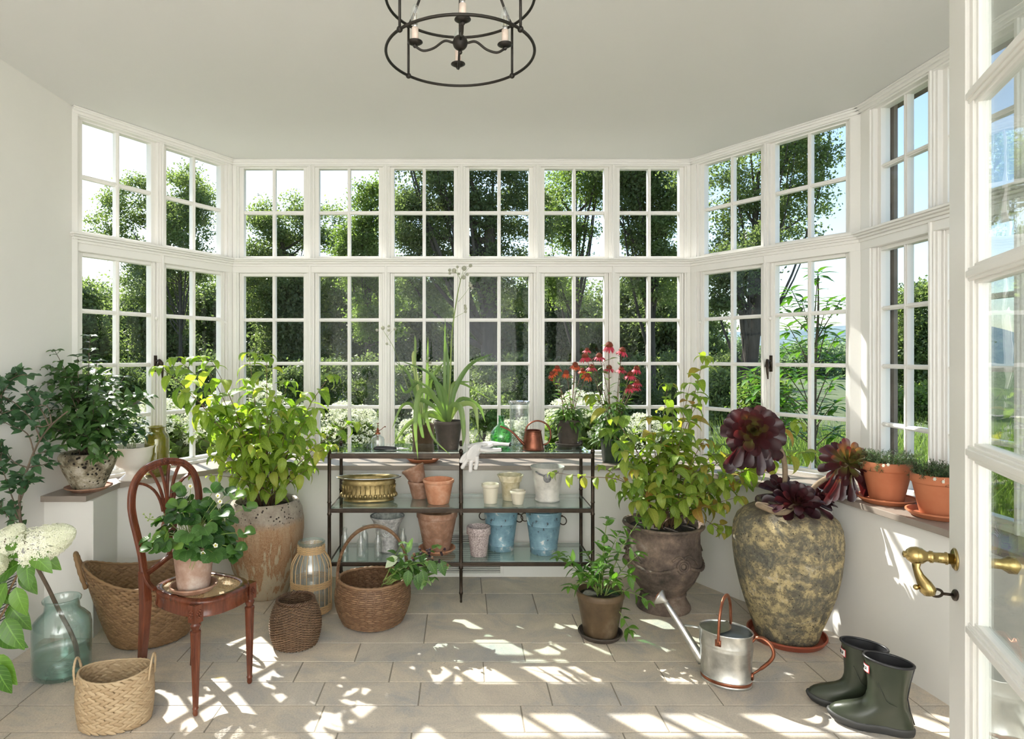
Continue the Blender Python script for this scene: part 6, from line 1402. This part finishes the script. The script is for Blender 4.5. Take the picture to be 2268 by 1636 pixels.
def tree(label, px, Y, crown, nleaf, lsize, mat, trunk_r=.14, ncl=90, csig=.32, lean=0, fill=.25, name='leafy_tree', group=None, forks=None, nbr=22, trunk=True, cat='tree'):
    """crown: list of (px, py, half width px, half height px, depth offset) seen at distance Y"""
    nleaf = int(nleaf*1.7); lsize *= .74; x0 = (px-VX)/FPX*Y; t = thing(name, label, cat, (x0, Y, -.12), group=group); k = Y/FPX; C = []
    for (cx, cy, rw, rh, dy) in crown:
        c = PW(cx, cy, Y)+Vector((0, dy, 0)); C.append((np.array([c.x-x0, dy, c.z+.12]), np.array([rw*k, rw*k*.85, rh*k])))
    vol = np.array([r[0]*r[1]*r[2] for _, r in C])**.8; vol /= vol.sum(); cl = []
    for i in range(ncl):
        j = NR.choice(len(C), p=vol); u = NR.normal(size=3); u /= np.linalg.norm(u); rr = NR.uniform(fill, 1)**.6; cl.append(C[j][0]+u*C[j][1]*rr*.92)
    cl = np.array(cl); idx = NR.integers(0, ncl, nleaf); P = cl[idx]+NR.normal(size=(nleaf, 3))*np.array([csig, csig, csig*.55]); tv = NR.uniform(0, 1, ncl)[idx]*.5+NR.uniform(0, .5, nleaf)
    P = P[P[:, 2] > .05]; tv = tv[:len(P)]
    leafcloud('crown', t, mat, P, lsize, .5, tv)
    if trunk:
        mb = MB(); top = Vector(C[0][0]); base = Vector((0, 0, 0)); f = Vector((lean*.4, 0, top.z*.45))
        tr = spline([base, base+Vector((lean*.15, 0, top.z*.2)), f, top*.85, top], 6); mb.tube(tr, taper(len(tr), trunk_r, trunk_r*.25), 9)
        for i in range(nbr):
            c = Vector(cl[i]); q = tr[int(min(len(tr)-1, len(tr)*rnd(.35, .85)))]; b = bez(q, Vector((q.x*.4+c.x*.6, q.y*.4+c.y*.6, q.z*.75+c.z*.25)), c, 6); mb.tube(b, taper(7, trunk_r*.30, trunk_r*.05), 5)
        mb.build('trunk', M['bark'], t)
    return t
tree('broad oak with sky around its crown, seen through the left upper windows', 400, 24, [(400, 450, 66, 85, 0), (300, 440, 60, 62, 0), (255, 480, 60, 45, 0), (250, 540, 55, 30, 0), (340, 600, 120, 90, 1), (450, 440, 34, 62, -1), (440, 540, 50, 60, -1)], 24000, .15, TL['mid'], .09, 170, .24, nbr=50)
tree('round-topped tree low in the first front upper window', 620, 27, [(625, 500, 82, 80, 0), (720, 510, 60, 62, 0), (585, 560, 55, 50, 0), (600, 620, 95, 80, 0), (690, 640, 90, 90, 1)], 24000, .17, TL['mid'], .22, 130, .30)
tree('light green tree rising at the edge of the second upper window', 815, 18, [(822, 455, 42, 75, 0), (790, 520, 40, 50, 0), (800, 580, 60, 70, 0), (830, 690, 60, 70, 0)], 16000, .12, TL['light'], .12, 80, .20)
tree('tall dense dark tree filling the two centre windows', 1085, 15, [(1085, 430, 95, 150, 0), (950, 430, 110, 140, .5), (915, 500, 70, 90, 0), (930, 330, 90, 80, 0), (1120, 620, 90, 110, 0), (940, 620, 95, 110, .5), (1040, 260, 130, 110, 0), (1170, 480, 50, 120, 0)], 52000, .105, TL['deep'], .30, 260, .20)
tree('pale leaved tree with sky gaps, right of the centre windows', 1275, 17, [(1270, 450, 75, 95, 0), (1250, 600, 70, 80, 0), (1310, 330, 80, 70, 0)], 15000, .11, TL['light'], .16, 100, .19, fill=.5)
tree('dense round-leaved tree in the last front window', 1440, 16, [(1430, 470, 75, 100, 0), (1450, 600, 75, 80, 0), (1400, 360, 80, 80, 0), (1480, 400, 60, 90, 0)], 22000, .12, TL['mid'], .18, 110, .20)
tree('tall many-limbed plane tree behind the right angled windows', 1640, 13, [(1680, 380, 60, 110, 0), (1610, 420, 55, 120, 0), (1760, 370, 70, 90, 0), (1820, 340, 60, 70, 0), (1640, 560, 70, 80, .5), (1780, 470, 60, 70, 0), (1730, 250, 90, 60, 0), (1560, 380, 40, 80, 1)], 15500, .10, TL['mid'], .13, 210, .15, lean=.5, fill=.5, nbr=30)
tree('leaning dark trunked tree in the right angled lower window', 1655, 11, [(1690, 560, 30, 60, 0), (1640, 600, 45, 50, 0), (1600, 630, 30, 60, 0)], 5000, .09, TL['deep'], .17, 40, .14, lean=.2, fill=.5)
tree('bushy green tree low behind the side window', 2030, 17, [(2040, 690, 60, 60, 0), (1990, 780, 60, 70, 0), (2075, 760, 60, 100, 0), (1975, 860, 60, 60, 0)], 22000, .13, TL['mid'], .16, 110, .22)
tree('small pale tree standing before the right side thicket', 2075, 12, [(2075, 880, 40, 50, 0), (2000, 900, 50, 40, 0)], 7000, .10, TL['light'], .06, 40, .15)
# belt of woodland behind the garden
wx = [(170, 680, 28), (260, 700, 34), (350, 680, 27), (450, 690, 31), (545, 665, 34), (640, 700, 27), (735, 660, 31), (830, 680, 28), (925, 665, 30), (1020, 660, 33), (1115, 690, 28), (1210, 670, 30), (1300, 690, 33), (1390, 680, 28), (1480, 690, 26), (1545, 715, 31)]
nm = ['first', 'second', 'third', 'fourth', 'fifth', 'sixth', 'seventh', 'eighth', 'ninth', 'tenth', 'eleventh', 'twelfth', 'thirteenth', 'fourteenth', 'fifteenth', 'sixteenth']
for i, (px, top, Y) in enumerate(wx):
    tree('woodland tree beyond the garden, %s in the row from the left' % nm[i], px, Y, [(px, top, 68, 85, 0), (px+10, top+100, 72, 75, .5), (px-30, top+60, 50, 60, 1), (px, 825, 75, 45, 0)], 15000, .24, TL['deep' if i % 3 else 'mid'], .07, 90, .42, fill=.1, group='woodland belt beyond the garden', name='woodland_tree', nbr=10)
for i, (px, py, Y, s) in enumerate(((1600, 800, 45, 55), (1690, 810, 48, 60), (1790, 800, 44, 60), (1880, 810, 47, 60))):
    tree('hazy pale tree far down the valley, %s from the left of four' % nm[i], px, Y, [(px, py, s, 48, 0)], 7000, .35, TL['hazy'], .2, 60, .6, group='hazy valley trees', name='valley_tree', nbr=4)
mb = MB(); R = random.Random(3)
ring = []
for i in range(60): x = -90+i*4.2; ring.append((x, 110, 5.2+1.6*math.sin(i*.35)+.8*math.sin(i*.9+1)))
for (x, y, z) in ring: pass
vs = [(x, 95, -.12) for x, y, z in ring]+[(x, y, z) for x, y, z in ring]+[(x, 150, z*1.15) for x, y, z in ring]; n = len(ring)
mb.add(vs, [(i, i+1, n+i+1, n+i) for i in range(n-1)]+[(n+i, n+i+1, 2*n+i+1, 2*n+i) for i in range(n-1)])
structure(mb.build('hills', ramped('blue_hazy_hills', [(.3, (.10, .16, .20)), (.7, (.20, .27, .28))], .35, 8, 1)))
# garden hydrangeas outside the panes
def garden_hydrangea_source():
    random.seed(7); t = thing('garden_hydrangea', '', 'hydrangea bush', (0, 0, -.12)); n = 1500
    u = NR.normal(size=(n, 3)); u /= np.linalg.norm(u, axis=1)[:, None]; P = u*np.array([.42, .36, .50])*NR.uniform(.55, 1, n)[:, None]**.6+np.array([0, 0, .62]); P = P[P[:, 2] > .03]
    leafcloud('foliage', t, TL['light'], P, .15, .8); heads = MB(); P2 = []
    for i in range(13):
        a = i*2.4; r = .34*math.sqrt((i+.5)/13); c = Vector((r*math.cos(a), r*math.sin(a)*.9, 1.22-.55*(r/.34)**2*.6+rnd(-.04, .04))); k = 320; q = NR.normal(size=(k, 3)); q /= np.linalg.norm(q, axis=1)[:, None]
        leafcloud('flower_head', t, M['pet_cream'], q*np.array([.105, .105, .08])*NR.uniform(.85, 1, k)[:, None]+np.array(c), .030, .2)
    s = MB()
    for i in range(9): a = i*.7; s.tube([(.05*math.cos(a), .05*math.sin(a), 0), (.25*math.cos(a), .22*math.sin(a), 1.0)], .006, 5)
    s.build('stems', M['twig'], t); return t
GH = garden_hydrangea_source()
gh = [(-3.3, 5.35, 1.08, 'outside the left window, nearest the plaster wall'), (-2.55, 5.15, 1.05, 'outside between the two left angled windows'), (-1.85, 5.45, 1.16, 'outside the first front window, tallest of the bushes'), (-1.0, 5.65, .98, 'outside the second front window'), (-.25, 5.8, .95, 'outside behind the strap-leaved plants'), (.55, 6.1, .82, 'outside behind the green bottle and beaker'), (1.05, 5.75, 1.06, 'outside behind the coneflowers'), (1.75, 6.0, .86, 'outside the last front window')]
for i, (x, y, s, w) in enumerate(gh):
    o = GH if i == 0 else copy_tree(GH); o.location = (x, y, -.12); o.scale = (s, s, s*.92); o.rotation_euler = (0, 0, i*1.3); tag(o, 'cream-headed hydrangea bush '+w, 'hydrangea bush', 'hydrangea bushes along the windows')
for i, px in enumerate(list(range(190, 520, 82))+list(range(545, 1580, 86))):
    tree('dark hedge shrub behind the hydrangea bushes, %s of the row from the left' % (nm+['seventeenth', 'eighteenth', 'nineteenth'])[i], px, 11.5+(i % 3)*.5, [(px, 880, 50, 80, 0), (px+12, 850-(i*37 % 30), 34, 50, .1)], 3600, .085, TL['deep'], .03, 46, .10, fill=.1, group='dark hedge behind the hydrangea bushes', name='hedge_shrub', nbr=5, cat='shrub')
# clipped dark shrub and tall grasses, young magnolia
def bush(label, px, py, Y, rw, rh, n, s, mat, name='garden_shrub'): return tree(label, px, Y, [(px, py, rw, rh, 0)], n, s, mat, .03, 50, .07, fill=.1, name=name, nbr=8, cat='shrub')
bush('upright dark evergreen shrub outside the fourth front window', 1072, 905, 7.5, 38, 48, 7000, .045, TL['mid'])
bush('low leafy shrub outside below the leaning tree', 1690, 900, 6.5, 45, 70, 4500, .07, TL['light'])
bush('rounded shrub outside at the foot of the right angled window', 1600, 880, 9.5, 50, 60, 6000, .08, TL['mid'])
def magnolia():
    random.seed(77); t = thing('young_magnolia', 'young whorl-leaved tree close outside the right angled window', 'tree', (2.95, 5.3, -.12)); st = MB(); fo = MB(); Y = 5.3; P = lambda x, y, d=0: PW(x, y, Y+d); b = Vector((2.95, Y, -.12))
    tips = [(1812, 600, 0), (1752, 640, .1), (1775, 665, 0), (1730, 675, 0), (1835, 665, .2), (1862, 665, 0), (1745, 720, -.2), (1790, 700, .1), (1830, 725, 0), (1855, 740, .2), (1735, 765, .2), (1770, 760, -.2), (1810, 770, .1), (1850, 790, -.1), (1730, 810, 0), (1765, 820, .2), (1800, 820, -.3), (1845, 840, .2), (1690, 840, 0), (1670, 860, .1), (1735, 870, -.1), (1790, 880, .2), (1850, 890, 0), (1700, 900, .2), (1665, 820, .3), (1760, 905, -.2), (1820, 905, .1), (1740, 945, 0), (1850, 950, 0)]
    st.tube(spline([b, P(1803, 950), P(1806, 800), P(1812, 700), P(1812, 610)], 6), taper(25, .022, .005), 8)
    for px, py, d in tips:
        q = P(1804, min(990, py+rnd(60, 120))); pts = arch(q, P(px, py, d), -.05, 8); st.tube(pts, taper(9, .006, .003), 5)
        for w in range(13):
            a = w*2.4; f = w/13; fo.leaf(pts[-1]-Vector((0, 0, .01*w*.5)), (math.cos(a), math.sin(a)*.9, .75-f), (0, 0, 1), rnd(.12, .17), .05, .6, .2, 4, 3, t=rnd(0, 1))
        for w in range(4): i = 3+w; a = rnd(0, 6); fo.leaf(pts[i], (math.cos(a), math.sin(a), .3), (0, 0, 1), .13, .045, .5, .2, 4, 3, t=rnd(0, 1))
    st.build('trunk', M['twig'], t, world=True); fo.build('leaves', M['lf_hyd'], t, world=True)
magnolia()
def grasses(label, x0, x1, y0, y1, n, h, seed):
    R = np.random.default_rng(seed); base = np.stack([R.uniform(x0, x1, n), R.uniform(y0, y1, n), np.full(n, -.12)], 1); hh = R.uniform(.5, 1, n)*h; lean = R.normal(size=(n, 2))*.18; V = []
    w = .005; ang = R.uniform(0, PI, n); d = np.stack([np.cos(ang)*w, np.sin(ang)*w, np.zeros(n)], 1)
    mid = base+np.stack([lean[:, 0]*hh*.4, lean[:, 1]*hh*.4, hh*.6], 1); top = base+np.stack([lean[:, 0]*hh*1.5, lean[:, 1]*hh*1.5, hh], 1)
    V = np.stack([base-d, base+d, mid-d*.8, mid+d*.8, top], 1).reshape(-1, 3); F = []
    me = bpy.data.meshes.new('grass'); idx = np.arange(n)*5
    faces = np.concatenate([np.stack([idx, idx+1, idx+3, idx+2], 1)], 0).tolist()+np.stack([idx+2, idx+3, idx+4], 1).tolist()
    me.from_pydata(V.tolist(), [], faces); me.update(); a = me.attributes.new('tint', 'FLOAT', 'POINT'); a.data.foreach_set('value', np.repeat(R.uniform(0, 1, n), 5).astype(np.float32))
    me.materials.append(TL['light']); o = bpy.data.objects.new('tall_grass', me); SC.collection.objects.link(o); tag(o, label, 'grass', kind='stuff')
grasses('tall rough grass outside along the right hand windows', 2.75, 6.5, 4.2, 7.5, 9000, .95, 5)
grasses('rough garden grass outside below the front windows', -4.5, 2.2, 5.3, 9, 12000, .62, 6)
